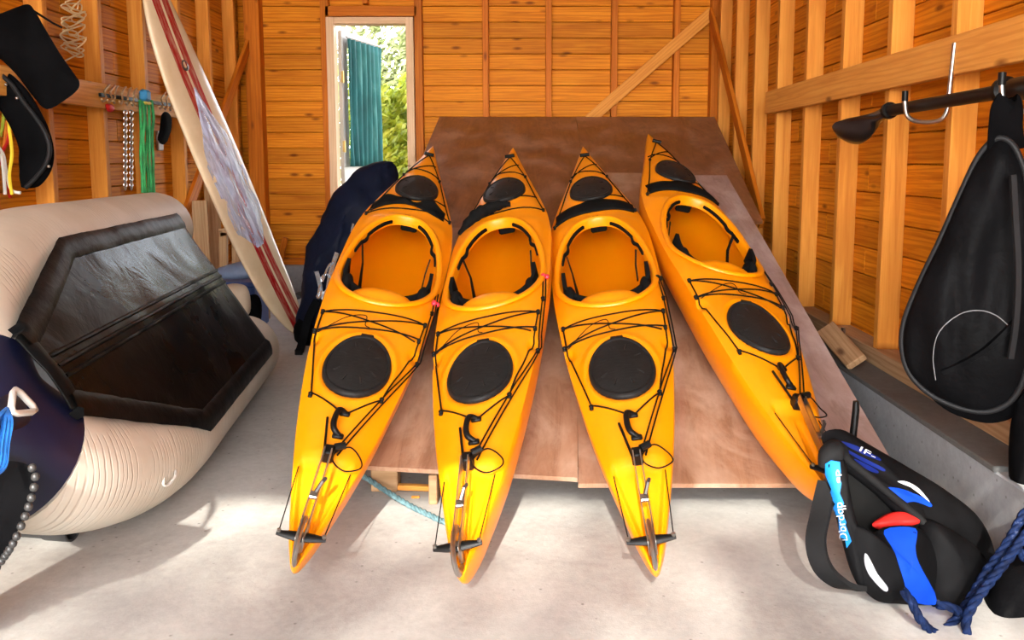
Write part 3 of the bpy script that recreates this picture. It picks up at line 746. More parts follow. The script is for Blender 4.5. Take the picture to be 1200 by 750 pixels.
kspec = [((345, 659), (507, 176), 12, 'leftmost yellow kayak, crumpled black cloth on its foredeck, beside the navy bag'),
         ((537, 671), (601, 177), -12, 'second yellow kayak from the left, rolled black bundle strapped on its foredeck'),
         ((768, 663), (683, 175), -9, 'third yellow kayak from the left, flat black pad across its foredeck'),
         ((978, 577), (762, 164), 13, 'rightmost yellow kayak, its stern behind the black and blue backpack')]
KAY = []
trees_ = [k0] + [copy_tree(k0) for _ in range(3)]
for r, (st, bw, roll, lab) in zip(trees_, kspec):
    lift = 0.0; hv = [v.co for v in HULL[0].data.vertices]
    for _ in range(3):
        r.matrix_basis = kayak_M(st, bw, roll, lift); hw_ = [r.matrix_basis @ v for v in hv]
        lo_ = min((p-RB).dot(RN) for p in hw_ if p.y > 2.8); lift = max(0, lift + .022 - lo_)
    tag(r, lab, 'kayak', 'yellow touring kayaks on the ramp'); KAY.append(r)
def crumple(x0, x1, y0, y1, hh, seed):
    V, F = [], []; n, m = 30, 14
    for i in range(n+1):
        for j in range(m+1):
            u, v = i/n, j/m; x = x0+(x1-x0)*u; yy = y0+(y1-y0)*u + (v-.5)*(.085+.05*math.sin(u*7+seed))
            e = min(1, 6*min(u, 1-u, v*.8, (1-v)*.8)); q = noise.noise(Vector((x*14, yy*18, seed)))
            V.append(Vector((x, yy, zdeck(x, yy) + .002 + hh*e*(.7+.9*q))))
    for i in range(n):
        for j in range(m): F.append((i*(m+1)+j, i*(m+1)+j+1, (i+1)*(m+1)+j+1, (i+1)*(m+1)+j))
    return V, F
obj('strapped_cloth', crumple(-.21, .18, 2.46, 2.44, .030, 1.3), M_pad, KAY[0], 60, False)
roll = spline([deck(-.225, 2.33, -.01), deck(-.15, 2.36, .020), deck(-.08, 2.39, .028), deck(.0, 2.41, .028), deck(.05, 2.42, .02)], 6)
obj('strapped_bundle', tube(roll, [.014+.020*math.sin(PI*min(1, (i+3)/len(roll)))*(1+.25*math.sin(i*1.9)) for i in range(len(roll))], 10), M_pad, KAY[1], 60, False)
for kk in (2, 3):
    V, F = [], []
    for i in range(25):
        u = i/24; x = -.205+.41*u
        for j in range(9):
            v = j/8; y = 2.345+.03*u+v*.125; V.append(deck(max(-.998*interp(y, KW), min(.998*interp(y, KW), x)), y, .010+.008*math.sin(PI*v)))
    for i in range(24):
        for j in range(8): F.append((i*9+j, i*9+j+1, i*9+10+j, i*9+9+j))
    o = obj('deck_pad', (V, F), M_pad, KAY[kk], 60, False); so = o.modifiers.new('foam', 'SOLIDIFY'); so.thickness = .012
for kk, yy, m in ((0, 1.50, M_red), (1, 1.62, M_red), (2, 1.60, M_blk)):
    obj('line_bead', joing(ball(deck(.222, yy, .014), (.012, .016, .012)), ball(deck(.236, yy+.012, .010), (.011, .014, .011))), m, KAY[kk], 60, False)

# ------------------------------------------------------------------ INFLATABLE BOAT on its side, bottom towards us
BS = Vector((-1.896, 5.038, .568)); Bb = Vector((.126, -.992, 0)).normalized(); Bv = Vector((-.533, -.068, .843)).normalized(); Bn = Vector((.837, .106, .537))
Bn = (Bn - Bb*Bn.dot(Bb)); Bn = (Bn - Bv*Bn.dot(Bv)).normalized(); BS = BS - Bv*.045 + Bn*.0
def B(l, s, q): return BS + Bb*l + Bv*s + Bn*q
def Bpx(x, y, q): return onplane(x, y, BS + Bn*q, Bn)
boat = empty('inflatable_boat', (-1.55, 3.6, 0)); tag(boat, 'inflatable boat propped on its side, tan tubes, navy bow and black bottom', 'inflatable boat')
arm, TR = .40, .195
U = spline([(.46, arm), (.9, arm), (1.5, arm), (2.05, arm-.005), (2.42, arm-.08), (2.70, arm-.22), (2.83, .0), (2.70, -arm+.22), (2.42, -arm+.08), (2.05, -arm+.005), (1.5, -arm), (.9, -arm), (.46, -arm)] and [(l, s, 0) for l, s in [(.46, arm), (.9, arm), (1.5, arm), (2.05, arm-.005), (2.42, arm-.07), (2.70, arm-.20), (2.83, .0), (2.70, -arm+.20), (2.42, -arm+.07), (2.05, -arm+.005), (1.5, -arm), (.9, -arm), (.46, -arm)]], 10)
def tubepart(i0, i1, c0, c1):
    P = [B(u[0], u[1], 0) for u in U[i0:i1+1]]; R = [TR]*len(P)
    if c0:   # rounded stern end
        pre = [P[0] - Bb*(.16*math.sin(a)) for a in np.linspace(PI/2, .0, 9)[:-1]]; R = [max(.01, TR*math.cos(a)) for a in np.linspace(PI/2, 0, 9)[:-1]] + R; P = pre+P
    if c1:
        post = [P[-1] - Bb*(.16*math.sin(a)) for a in np.linspace(0, PI/2, 9)[1:]]; R = R + [max(.01, TR*math.cos(a)) for a in np.linspace(0, PI/2, 9)[1:]]; P = P+post
    V, F = tube(P, R, 36, up0=Bn)
    return [p + (Bn*.0) for p in V], F
n_ = len(U)-1
obj('side_tube', tubepart(0, 54, True, False), M_tan, boat, 60)
obj('bow_tube', tubepart(54, 68, False, False), M_navy, boat, 60)
obj('side_tube', tubepart(68, n_, False, True), M_tan, boat, 60)
def hw(l, sg=-1):
    w0, l0 = (.355, 2.12) if sg > 0 else (.455, 2.02)
    return w0 if l < l0 else max(.12, w0 - (l-l0)*(w0-.12)/(2.80-l0))
def tube_c(l): # centre of the tube at station l
    best = min(U[:66], key=lambda u: abs(u[0]-l)); return best[1]
def skin_q(l, s):
    q = TR+.012; d = abs(s)-tube_c(l)
    if d > 0: q = math.sqrt(max(.0, (TR+.012)**2-d*d))
    q += .02*max(0, 1-abs(s)/.3)*smooth01((l-.7)/.5) + .005*noise.noise(Vector((l*5, s*7, 2)))
    return q
V, F = [], []; nl, ns = 60, 40
for i in range(nl+1):
    l = .72+(2.80-.72)*i/nl
    for j in range(ns+1): s = (-1+2*j/ns)*hw(l, -1+2*j/ns); V.append(B(l, s, skin_q(l, s)))
for i in range(nl):
    for j in range(ns): F.append((i*(ns+1)+j, i*(ns+1)+j+1, (i+1)*(ns+1)+j+1, (i+1)*(ns+1)+j))
sk = obj('bottom_skin', (V, F), M_blkpvc, boat, 60); so = sk.modifiers.new('cloth', 'SOLIDIFY'); so.thickness = .006; so.offset = -1
def band(pts, wdt):   # glued reinforcing strip on the skin
    V, F = [], []; pts = [Vector((*p, 0)) for p in pts]; res = []
    for a, b in zip(pts, pts[1:]):
        k = max(2, int((b-a).length/.03)); res += [a.lerp(b, i/k) for i in range(k)]
    res.append(pts[-1]); n = len(res)
    for i, p in enumerate(res):
        t_ = (res[min(i+1, n-1)]-res[max(i-1, 0)]).normalized(); sd = Vector((-t_.y, t_.x, 0))
        for k in range(5):
            q = p + sd*(wdt*(k/4-.5)); e = .009 if 0 < k < 4 else .001
            V.append(B(q.x, q.y, skin_q(q.x, q.y)+e+.004*noise.noise(Vector((q.x*25, q.y*25, 0)))))
    for i in range(n-1):
        for k in range(4): F.append((i*5+k, i*5+k+1, i*5+6+k, i*5+5+k))
    return V, F
for sg in (1, -1): obj('edge_strip', band([(.72, sg*(hw(1, sg)-.015)), (2.02 if sg < 0 else 2.12, sg*(hw(1, sg)-.015)), (2.78, sg*.105)], .085), M_strip, boat, 60)
obj('edge_strip', band([(2.765, .085), (2.765, -.085)], .07), M_strip, boat, 60)
for ds in (-.035, 0.0, .035): obj('keel_seam', band([(.73, .0+ds), (2.74, .0+ds)], .016), M_strip, boat, 60)
M_alu = plain('pale_aluminium', (.62, .61, .57, 1), .4, .3)
tri = [Bpx(12, 455, .235), Bpx(41, 485, .225), Bpx(8, 488, .225)]
tri = [t_ + Bn*.01 for t_ in tri]
def rounded(P, r=.25):
    out = []; n = len(P)
    for i in range(n):
        a, b, c_ = P[i-1], P[i], P[(i+1) % n]; out += [b.lerp(a, r), b.lerp(b.lerp(a, r).lerp(b.lerp(c_, r), .5), .55), b.lerp(c_, r)]
    return out
obj('bow_ring', tube(rounded(tri), .0085, 8, True), M_alu, boat, 60)
obj('ring_patch', pillow([Bpx(x, y, .205) for x, y in ((-5, 470), (20, 462), (36, 492), (10, 506), (-8, 496))], .012, nrm=Bn), M_navy, boat, 60)
g = [Bpx(185, 571, .10), Bpx(188, 556, .12), Bpx(198, 553, .12), Bpx(199, 562, .12), Bpx(191, 572, .10)]
obj('grab_ring', tube(spline([p+Bn*.02 for p in g], 4, True), .005, 6, True), M_alu, boat, 60)

# blue cord bundle hanging from the bow ring
M_bluecord = plain('bright_blue_cord', (.015, .17, .62, 1), .55, var=.3, vs_=30)
cordroot = Bpx(6, 478, .26)
pts = []
for i in range(9):
    rr = random.Random(i); x0 = rr.uniform(-12, 12)
    pts.append(tube(spline([Bpx(8, 479, .25), Bpx(x0+2, 495, .27+.01*rr.random()), Bpx(x0-2, 520, .27), Bpx(x0-5, 545, .26), Bpx(x0-14, 555, .255)], 5), .0055, 6))
cb_ = obj('blue_cord', joing(*pts), M_bluecord); tag(cb_, 'bundle of bright blue cord hanging from the boat ring', 'cord')

# black rubber flap with beaded rim, in front of the bow
YFL = 1.90
fl_out = [(-60, 520), (-10, 538), (20, 541), (36, 547), (40, 558), (36, 580), (27, 607), (14, 636), (-2, 660), (-40, 712), (-90, 790), (-110, 700)]
fp = [atY(x, y, YFL + (.05 if x < 0 else 0) - .0004*x) for x, y in fl_out]
M_beadm = plain('dull_bead', (.035, .035, .035, 1), .4, .2)
flap = empty('rubber_flap', (fp[10].x, YFL, 0)); tag(flap, 'black rubber flap with a beaded rim at the left edge, by the boat bow', 'flap')
obj('sheet', pillow(fp, .03, 6), M_neo, flap, 60)
rim = spline(fp[3:11], 10); acc = 0; nxt = 0
bead = []
for a, b in zip(rim, rim[1:]):
    L = (b-a).length; acc += L
    if acc >= nxt:
        bead.append(b.copy()); nxt = acc + .022
for p in bead: obj('bead', ball(p + Vector((.005, -.004, 0)), (.0095, .0095, .0105), None, 8, 6), M_beadm, flap, 60)

# black pipe on the floor by the boat
pa, pb = atZ(86, 634, 0), atZ(22, 629, 0); rpipe = .037
pa.z = pb.z = rpipe; LP = (pa-pb).length; ax = (pa-pb).normalized()
pipe = empty('pipe', (pa.x, pa.y, 0)); tag(pipe, 'short black ribbed pipe lying on the floor under the inflatable boat', 'pipe')
M_pipe = plain('dark_grey_rubber', (.025, .025, .026, 1), .5, var=.3)
obj('pipe_body', xf(lathe([(rpipe*.78, 0), (rpipe*.78, LP-.05), (rpipe*.82, LP), (rpipe*.98, LP), (rpipe, LP-.01), (rpipe, LP-.09), (rpipe*.86, LP-.10), (rpipe*.86, 0)], 24), frame(pb, ax.orthogonal(), ax)), M_pipe, pipe, 40)

# ------------------------------------------------------------------ SURFBOARD leaning on the left wall
s0 = atZ(344, 393, .0) + Vector((0, 0, .01)); s1 = atX(168, -22, -2.36)
sx = (s1-s0); SLn = sx.length*1.04; sx.normalize(); sn0 = Vector((1, -.24, .32)); SM = frame(s0, sx, sn0)
SWD = [(0, .0), (.03, .07), (.12, .13), (.4, .205), (.9, .25), (1.3, .255), (1.7, .24), (2.1, .19), (2.35, .12), (2.47, .05), (2.52, 0)]
V, F = [], []; ny = 60; nr = 28
for i in range(ny+1):
    l = SLn*(.5-.5*math.cos(PI*i/ny)); ll = l/SLn*2.52; hwid = max(.0015, interp(ll, SWD)); th = .034*min(1, (hwid/.2))**.5*(1); rock = .05*((ll/2.52-.5)*2)**4*1.3
    for k in range(nr):
        a = 2*PI*k/nr; c_, s_ = math.cos(a), math.sin(a)
        V.append(Vector((l, hwid*math.copysign(abs(c_)**.75, c_), th*math.copysign(abs(s_)**.8, s_) + rock)))
for i in range(ny):
    for k in range(nr): F.append((i*nr+k, i*nr+(k+1) % nr, (i+1)*nr+(k+1) % nr, (i+1)*nr+k))
t = NT('surfboard_gelcoat'); tc = t.add('ShaderNodeTexCoord'); sp = t.add('ShaderNodeSeparateXYZ'); t.ln(tc.outputs['Object'], sp.inputs[0])
ay = t.math('ABSOLUTE', t.math('ADD', sp.outputs[1], .0))
st1 = t.math('MULTIPLY', t.math('LESS_THAN', ay, .085), t.math('GREATER_THAN', ay, .012))
top = t.math('GREATER_THAN', sp.outputs[2], .02)
st1 = t.math('MULTIPLY', st1, top)
nz = t.noise(t.coord(), 4, 5, .6)
wear = t.noise(t.coord((2, 14, 1)), 3, 6, .7)
cream = t.ramp(nz, [(.3, (.60, .44, .27, 1)), (.7, (.72, .57, .39, 1))])
st2 = t.math('MULTIPLY', st1, t.ramp(wear, [(.45, (1, 1, 1)), (.66, (.65, .65, .65))]))
t.base(t.mix(st2, cream, (.34, .010, .012, 1)), .25); M_surf = t.m
sb = empty('surfboard', M=Matrix.Translation(s0) ); sb.matrix_basis = SM; tag(sb, 'cream surfboard with red double stripe leaning against the left wall', 'surfboard')
obj('board', (V, F), M_surf, sb, 70, False)
t = NT('plastic_film'); t.base((.50, .56, .78, 1), .2, 0, .6); nz = t.noise(t.coord((2, 9, 9)), 2.6, 5, .6, .8); t.bump(nz, .6, .03)
tb_ = t.add('ShaderNodeBsdfTransparent'); mx = t.add('ShaderNodeMixShader'); t.ln(t.ramp(nz, [(.38, (.35, .35, .35)), (.62, (.85, .85, .85))]), mx.inputs[0]); t.ln(tb_.outputs[0], mx.inputs[1]); t.ln(t.b.outputs[0], mx.inputs[2]); t.ln(mx.outputs[0], t.n['Material Output'].inputs[0]); M_film = t.m
V, F = [], []
for i in range(51):
    u = i/50; l = SLn*(.27 + .43*u); ll = l/SLn*2.52; wd_ = interp(ll, SWD)*.80*min(1, (1-u)*2.6+.03)*min(1, u*5+.3)
    for j in range(15):
        s = -1+2*j/14; rock = .05*((ll/2.52-.5)*2)**4*1.3
        V.append(Vector((l, s*wd_, .034*(1-abs(s)**3*.55)*min(1, (interp(ll, SWD)/.2))**.5 + rock + .009 + .007*noise.noise(Vector((l*9, s*4, 1))))))
for i in range(50):
    for j in range(14): F.append((i*15+j, i*15+j+1, i*15+16+j, i*15+15+j))
obj('plastic_wrap', (V, F), M_film, sb, 70, False)
obj('badge', xf(lathe([(0, .0), (.035, 0), (.035, .004), (.027, .006), (.025, .002), (0, .002)], 20), Matrix.Translation((SLn*.755, .0, .036))), M_darkmetal, sb, 40, False)

# ------------------------------------------------------------------ NAVY BAG behind the first kayak
bp = [atY(x, y, Y) for x, y, Y in ((366, 402, 5.55), (378, 368, 5.56), (390, 330, 5.6), (402, 285, 5.66), (420, 245, 5.75), (442, 212, 5.85), (462, 196, 5.95))]
P = spline(bp, 8); n = len(P); R1 = [interp(i/(n-1), [(0, .06), (.12, .13), (.4, .20), (.7, .20), (.9, .13), (1, .03)]) for i in range(n)]
V, F = tube(P, R1, 48, up0=(1, 0, .4), r2=[r*.75 for r in R1])
V = [v + Vector((1, -.6, .3))*(.05*noise.noise(Vector((v.x*9, v.y*9, v.z*4)))+.03*noise.noise(Vector((v.x*22, v.y*22, v.z*6)))) for v in V]
nb_ = empty('duffel_bag', (bp[0].x, bp[0].y, 0)); tag(nb_, 'navy fabric bag standing between the leftmost kayak and the back door', 'bag')
low = tube(spline([Vector((bp[0].x-.05, bp[0].y, .03)), Vector((bp[0].x-.02, bp[0].y, .13)), bp[0]+Vector((0.02, 0, .05))], 5), [.05, .07, .08, .09, .095, .1, .1, .1, .1, .1, .1], 14)
obj('bag_body', (V, F), M_navycloth, nb_, 70)
obj('bag_foot', low, M_neo, nb_, 70)
M_foil = plain('silver_film', (.75, .77, .80, 1), .2, .85, var=.2, vs_=30, bump=.5, bs=25)
YS = 5.36
for i, pl in enumerate((((395, 296), (388, 318), (383, 345), (378, 352)), ((378, 330), (385, 312), (391, 310), (385, 335), (376, 350)), ((372, 350), (377, 326), (384, 322), (388, 330)), ((371, 318), (376, 340), (372, 349)), ((414, 262), (412, 272)))):
    obj('silver_strap', strip(spline([atY(x, y, YS) for x, y in pl], 5), .03 if i in (0, 3) else .014, .004, (1, -.3, .2)), M_foil, nb_, 60)
obj('strap', strip(spline([atY(x, y, 5.35) for x, y in ((372, 352), (362, 372), (356, 395), (351, 412))], 4), .05, .02, (1, 0, 0)), M_neo, nb_, 60)
obj('buckle', box(atY(350, 413, 5.35), (.05, .02, .05), .008), M_blk, nb_, 0)

# ------------------------------------------------------------------ LEFT WALL: spray skirt, ropes, hook rail
YSK = 4.15
def left(x, y, d=0): return atY(x, y, YSK + d)
skl = empty('spray_skirt', left(30, 215)); tag(skl, 'black neoprene spray skirt hanging high on the left wall over coloured cords', 'spray skirt')
fpL = [left(*p) for p in ((-30, 25), (0, 16), (18, 9), (33, 5), (41, 13), (52, 32), (70, 62), (88, 88), (93, 96), (91, 105), (78, 116), (55, 128), (38, 112), (18, 86), (-5, 65), (-30, 50))]
obj('front_panel', pillow(fpL, .07, 4, wrinkle=.02, wscale=7), M_neo, skl, 60)
tc_ = spline([left(*p, .10) for p in ((-40, 92), (-5, 100), (14, 115), (29, 138), (39, 160), (43, 180), (39, 202), (30, 219))], 6); nt_ = len(tc_)
obj('tunnel', tube(tc_, [interp(i/(nt_-1), [(0, .085), (.4, .085), (.75, .085), (.92, .055), (1, .012)]) for i in range(nt_)], 20, up0=None, r2=.035), M_neo, skl, 60)
obj('piping', tube(spline([left(*p, .05) for p in ((-10, 80), (12, 97), (28, 120), (42, 138), (53, 156), (58, 174), (54, 192), (42, 208), (30, 220))], 6), .012, 8), M_seam, skl, 60)
for p in ((7, 99), (20, 115), (57, 195)): obj('snap', ball(left(*p, .035), .008, None, 8, 6), M_steel, skl, 60)
obj('hanging_cord', tube([left(38, 12, .05), left(62, 27, .25), left(72, 32, .45)], .006, 6), M_cord, skl, 60)
M_rr = plain('red_cord', (.45, .015, .012, 1), .5, spec=.2); M_ry = plain('yellow_cord', (.80, .55, .03, 1), .5); M_rw = plain('white_cord', (.75, .72, .66, 1), .5); M_ro = plain('orange_cord', (.72, .20, .02, 1), .5); M_rg = plain('lime_cord', (.45, .55, .05, 1), .5)
for m, lab, pl, dd_ in ((M_rr, 'red cord hanging behind the spray skirt on the left wall', ((8, 120), (12, 140), (9, 165), (3, 180), (6, 205), (12, 226)), .16),
                   (M_ry, 'yellow cord hanging behind the spray skirt on the left wall', ((10, 120), (11, 150), (14, 180), (11, 205), (14, 228)), .13),
                   (M_ry, 'yellow cord nearest the spray skirt edge on the left wall', ((20, 122), (23, 140), (25, 165), (27, 180)), .20),
                   (M_rw, 'white cord looping low behind the spray skirt', ((-4, 170), (4, 182), (7, 200), (13, 222), (24, 226)), .15),
                   (M_rw, 'white cord hanging at the very left edge of the wall', ((1, 180), (4, 200), (6, 228)), .12),
                   (M_ro, 'orange cord hanging behind the spray skirt on the left wall', ((14, 120), (8, 145), (5, 170), (1, 190)), .19),
                   (M_rg, 'lime cord hanging at the far left of the wall', ((3, 118), (4, 140), (0, 160)), .21),
                   (M_rr, 'second red cord, crossing the white cord at the left edge', ((-3, 185), (6, 200), (12, 232)), .18)):
    k = len(pl); c_ = obj('hanging_cord', tube(spline([left(x, y, dd_) for x, y in pl], 6), .0085, 6), m); tag(c_, lab, 'cord', 'coloured cords on the left wall')
# tangle of cream cord
M_cream = plain('cream_cord', (.62, .45, .24, 1), .6)
rr = random.Random(3); pts = []
x, y = 86, 3
for i in range(46):
    pts.append(atX(max(71, min(102, 86+15*math.sin(i*2.3+rr.random()*1.6))), 2+64*i/46+8*math.sin(i*1.7), -2.57+.03*rr.random()))
tg = obj('cord_tangle', tube(spline(pts, 6), .0045, 5), M_cream); tag(tg, 'tangle of thin cream cord hung between studs on the left wall', 'cord')
# hook rail
XRK = XL+.145
def lw(x, y, d=0): return atX(x, y, XRK + d)
rail = empty('hook_rail', lw(160, 112)); tag(rail, 'dark rail with curved cream hooks on the left wall beam', 'hook rail')
obj('rail', strip([lw(117, 111, .012), lw(206, 124, .012)], .022, .015, (0, 0, 1)), M_blk, rail, 0)
M_hook = plain('cream_metal', (.48, .30, .14, 1), .35, .4)
for x in (123, 130, 136, 144, 151, 158, 163, 190, 196, 202):
    y = 106 + (x-122)*.13
    jt = 1.5*math.sin(x*1.7); hp = [lw(x+4+jt, y-7, .02), lw(x+2+jt, y-5, .05), lw(x-1, y+1, .06), lw(x+jt, y+8, .05), lw(x-2, y+13, .09), lw(x-4, y+10, .12)]
    obj('hook', tube(spline(hp, 4), .0055, 6), M_hook, rail, 60)
# steel chain, two falls
M_chain = plain('chain_steel', (.45, .42, .38, 1), .35, .9)
ch = empty('chain', lw(149, 216, .09)); tag(ch, 'steel chain hanging in two falls from the hook rail', 'chain')
cparts = []
for x0, x1 in ((145, 147), (152, 154)):
    a, b = lw(x0+2, 130, .09), lw(x1, 222, .09); n = 26
    for i in range(n):
        c_ = a.lerp(b, (i+.5)/n); d_ = (b-a).normalized(); sd = Vector((0, 1, 0)) if i % 2 else Vector((1, 0, 0)); L = (b-a).length/n*.72
        lk = [c_ + d_*(L*math.cos(q)) + sd*(.0105*math.sin(q)) for q in np.linspace(0, 2*PI, 11)[:-1]]
        obj('link', tube(lk, .0036, 5, True), M_chain, ch, 60)
# green straps
M_green = plain('green_webbing', (.03, .33, .09, 1), .6, var=.35, vs_=15, bump=.3); M_blueband = plain('blue_band', (.03, .22, .45, 1), .6); M_yelband = plain('yellow_band', (.7, .55, .08, 1), .6)
gs = empty('strap_bundle', lw(172, 218, .1)); tag(gs, 'bundle of green straps tied with a blue band on the hook rail', 'straps')
for i, x in enumerate((164, 167, 170.5, 174, 177.5)):
    wob = 1.6*math.sin(i*2.1)
    obj('green_strap', tube(spline([lw(x, 118, .09), lw(x+1+wob, 138, .12), lw(x+1.5-wob*.5, 160, .10+.02*(i % 2)), lw(x+1+wob*.7, 185, .11), lw(x+2.5-wob*.3, 205, .10+.01*(i % 2)), lw(x+3, 226, .10)], 6), .0095, 7), M_green, gs, 60)
obj('tie_band', box(lw(170, 112, .10), (.05, .075, .07), .012), M_blueband, gs, 0)
obj('yellow_cuff', box(lw(171, 121, .10), (.045, .07, .018), .006), M_yelband, gs, 0)
gl = obj('work_glove', pillow([lw(x, y, .09) for x, y in ((191, 132), (199, 134), (200, 148), (197, 160), (193, 169), (186, 166), (189, 150))], .05), M_neo, None, 60); tag(gl, 'dark cloth glove hanging at the right end of the hook rail', 'glove')
gr = obj('red_tag', pillow([lw(x, y, .10) for x, y in ((124, 122), (132, 123), (133, 130), (127, 131))], .03), M_rr, None, 60); tag(gr, 'small red clip hanging at the left end of the hook rail', 'clip')
sw = obj('socket_plate', box(atX(187, 165, XL+.01), (.02, .085, .14), .006), M_white, None, 0); tag(sw, 'white socket plate on the left wall below the hook rail', 'socket')

# ------------------------------------------------------------------ things behind the boat
for pl, lab in ((((236, 330), (233, 235), 6.35), 'pale board leaning behind the boat, left of two'), (((253, 325), (247, 214), 6.72), 'pale board leaning behind the boat, nearer the surfboard')):
    a = atY(*pl[0], pl[2]); a = Vector((a.x+.02, a.y, .0)); b = atY(*pl[1], pl[2]+.1)
    o = lumber('leaning_board', a+Vector((0, 0, .01)), b, .11, .022, (.4, -1, .1), M_scrap, None); tag(o, lab, 'board')
rk = empty('lumber_rack', (-2.25, 6.6, 0)); tag(rk, 'low rough timber frame between the boat and the surfboard', 'timber frame')
for a, b in (((262, 320), (262, 272)), ((277, 318), (277, 255)), ((250, 321), (300, 309)), ((258, 273), (280, 268))):
    A, B_ = atY(*a, 6.6), atY(*b, 6.6)
    lumber('timber', A, B_, .06, .04, (0, -1, 0), M_scrap, rk)
for X in (-2.37, -2.1): lumber('timber', (X, 6.62, .0), (X, 6.62, .42), .05, .04, (0, -1, 0), M_scrap, rk)
M_bluebox = plain('blue_crate', (.05, .10, .30, 1), .4, var=.3, vs_=4); M_blue2 = plain('grey_blue_tarp', (.16, .21, .33, 1), .5, var=.2, bump=.4, bs=8)
q = atY(278, 345, 6.25); bb_ = obj('plastic_crate', joing(box((q.x, 6.25, .17), (.36, .34, .34), .02), box((q.x, 6.25, .35), (.39, .37, .03), .008), *[box((q.x+.12*k_, 6.075, .17), (.025, .02, .28), .005) for k_ in (-1, 0, 1)]), M_bluebox, None, 0); tag(bb_, 'blue plastic crate on the floor behind the surfboard foot', 'crate')
q = atY(275, 330, 6.1); tp = obj('folded_tarp', pillow([atY(x, y, 6.1+.0*x) for x, y in ((252, 316), (285, 306), (303, 312), (305, 322), (285, 327), (258, 326))], .12, wrinkle=.02), M_blue2, None, 60); tag(tp, 'grey-blue folded tarp on the crate behind the boat', 'tarp')
M_cush = plain('beige_cloth', (.50, .40, .29, 1), .7, bump=.3, bs=12)
cu = obj('cushion', pillow([atY(x, y, 5.75) for x, y in ((263, 336), (283, 333), (292, 342), (293, 366), (280, 372), (262, 368))], .14), M_cush, None, 60); tag(cu, 'small beige cushion tucked behind the boat stern', 'cushion')
bk = obj('rubber_fender', pillow([atY(x, y, 6.0) for x, y in ((284, 352), (300, 345), (307, 358), (304, 382), (292, 390), (284, 378))], .10), M_neo2, None, 60); tag(bk, 'black rubber fender on the floor beside the surfboard foot', 'fender')
for x, y, lab in ((331, 291, 'small wood wedge on the back wall footing, left one'), (388, 292, 'small wood wedge on the back wall footing beside the door')):
    p = atY(x, y, 7.86); o = lumber('wood_wedge', p+Vector((-.02, 0, -.10)), p+Vector((.03, 0, .10)), .05, .04, (0, -1, 0), M_studb, None); tag(o, lab, 'wood')
rr = random.Random(9)
for i, (x, y) in enumerate(((352, 346), (362, 343), (341, 349))):
    p = atZ(x, y, .02); o = obj('stone', ball((p.x, p.y, .025), (.05+.02*i, .05, .03), None, 9, 6), M_ledge, None, 60); tag(o, ('grey stone at the foot of the back wall', 'larger grey stone against the back footing', 'flat grey stone near the surfboard foot')[i], 'stone')

# ------------------------------------------------------------------ floor bits
M_tealrope = plain('teal_rope', (.09, .17, .19, 1), .6, var=.4, vs_=40)
tp_ = spline([Vector((-.80, 3.05, .10)), atZ(420, 556, .07), atZ(447, 572, .035), atZ(476, 590, .014), atZ(500, 602, .013), atZ(525, 612, .013), atZ(540, 604, .013)], 8)
rp_ = obj('rope', rope(tp_, .011), M_tealrope, None, 60); tag(rp_, 'teal laid rope on the floor between the first two kayaks', 'rope')
a, b = atZ(452, 571, .01), atZ(506, 573, .01); o = lumber('stick', a+Vector((0, 0, .004)), b+Vector((0, 0, .004)), .028, .02, (0, 0, 1), M_beam, None); tag(o, 'pale flat stick on the floor under the ramp edge', 'stick')
a = atZ(487, 584, .0); o = obj('wood_chip', box((a.x, a.y, .005), (.03, .012, .008), .002), M_beam, None, 0); tag(o, 'small wood chip on the floor beside the teal rope', 'wood chip')

# ------------------------------------------------------------------ RIGHT WALL: hooks, paddle, spray skirt
XPD = 1.46
for Y, lab in ((3.27, 'bent steel hook under the middle of the paddle, far one'), (2.60, 'bent steel hook holding the paddle and the black spray skirt')):
    zb = 1.385
    hk = empty('wall_hook', (1.575, Y, 1.62)); tag(hk, lab, 'hook', 'bent steel hooks on the right wall beam')
    obj('wire', tube(spline([(1.578, Y, 1.665), (1.572, Y, 1.56), (1.567, Y, 1.46), (1.560, Y, 1.405), (1.535, Y, 1.378), (1.49, Y, 1.372), (1.44, Y, 1.378), (1.412, Y, 1.40), (1.404, Y, 1.435), (1.402, Y, 1.455)], 5), .0085, 10), M_steel, hk, 60)
    obj('rubber_tip', tube([(1.402, Y, 1.45), (1.402, Y, 1.488)], .0115, 10), M_blk, hk, 40)
pd = empty('paddle', (XPD, 2.9, 1.40)); tag(pd, 'black kayak paddle resting on two steel hooks on the right wall', 'paddle')
pB = atX(1040, 130, XPD); pA = atX(1200, 103, XPD); pA = pB + (pA-pB)*1.9
obj('shaft', tube([pA, pB], .0235, 14), M_blk, pd, 60)
tip = atX(984, 158, XPD); dirp = (tip-pB).normalized()
bm_ = [(0, .022), (.06, .026), (.14, .045), (.24, .068), (.34, .075), (.42, .062), (.46, .035), (.475, .004)]
Lb = (tip-pB).length; V, F = [], []; nb2 = 26; upb = Vector((-.75, 0, .66)); upb = (upb - dirp*upb.dot(dirp)).normalized(); nb_v = dirp.cross(upb)
for i in range(nb2+1):
    u = i/nb2*.475; hw_ = interp(u, bm_); c_ = pB + dirp*(u/.475*Lb) + nb_v*(.03*math.sin(u/.475*PI*.9))*-1
    for k in range(14):
        a = 2*PI*k/14; V.append(c_ + upb*(hw_*math.cos(a)) + nb_v*((.022*(1-smooth01(u/.16))+.006)*math.sin(a)))
for i in range(nb2):
    for k in range(14): F.append((i*14+k, i*14+(k+1) % 14, (i+1)*14+(k+1) % 14, (i+1)*14+k))
t = NT('glossy_black'); t.base((.010, .010, .011, 1), .22); M_gloss = t.m
obj('blade', (V, F), M_gloss, pd, 60)
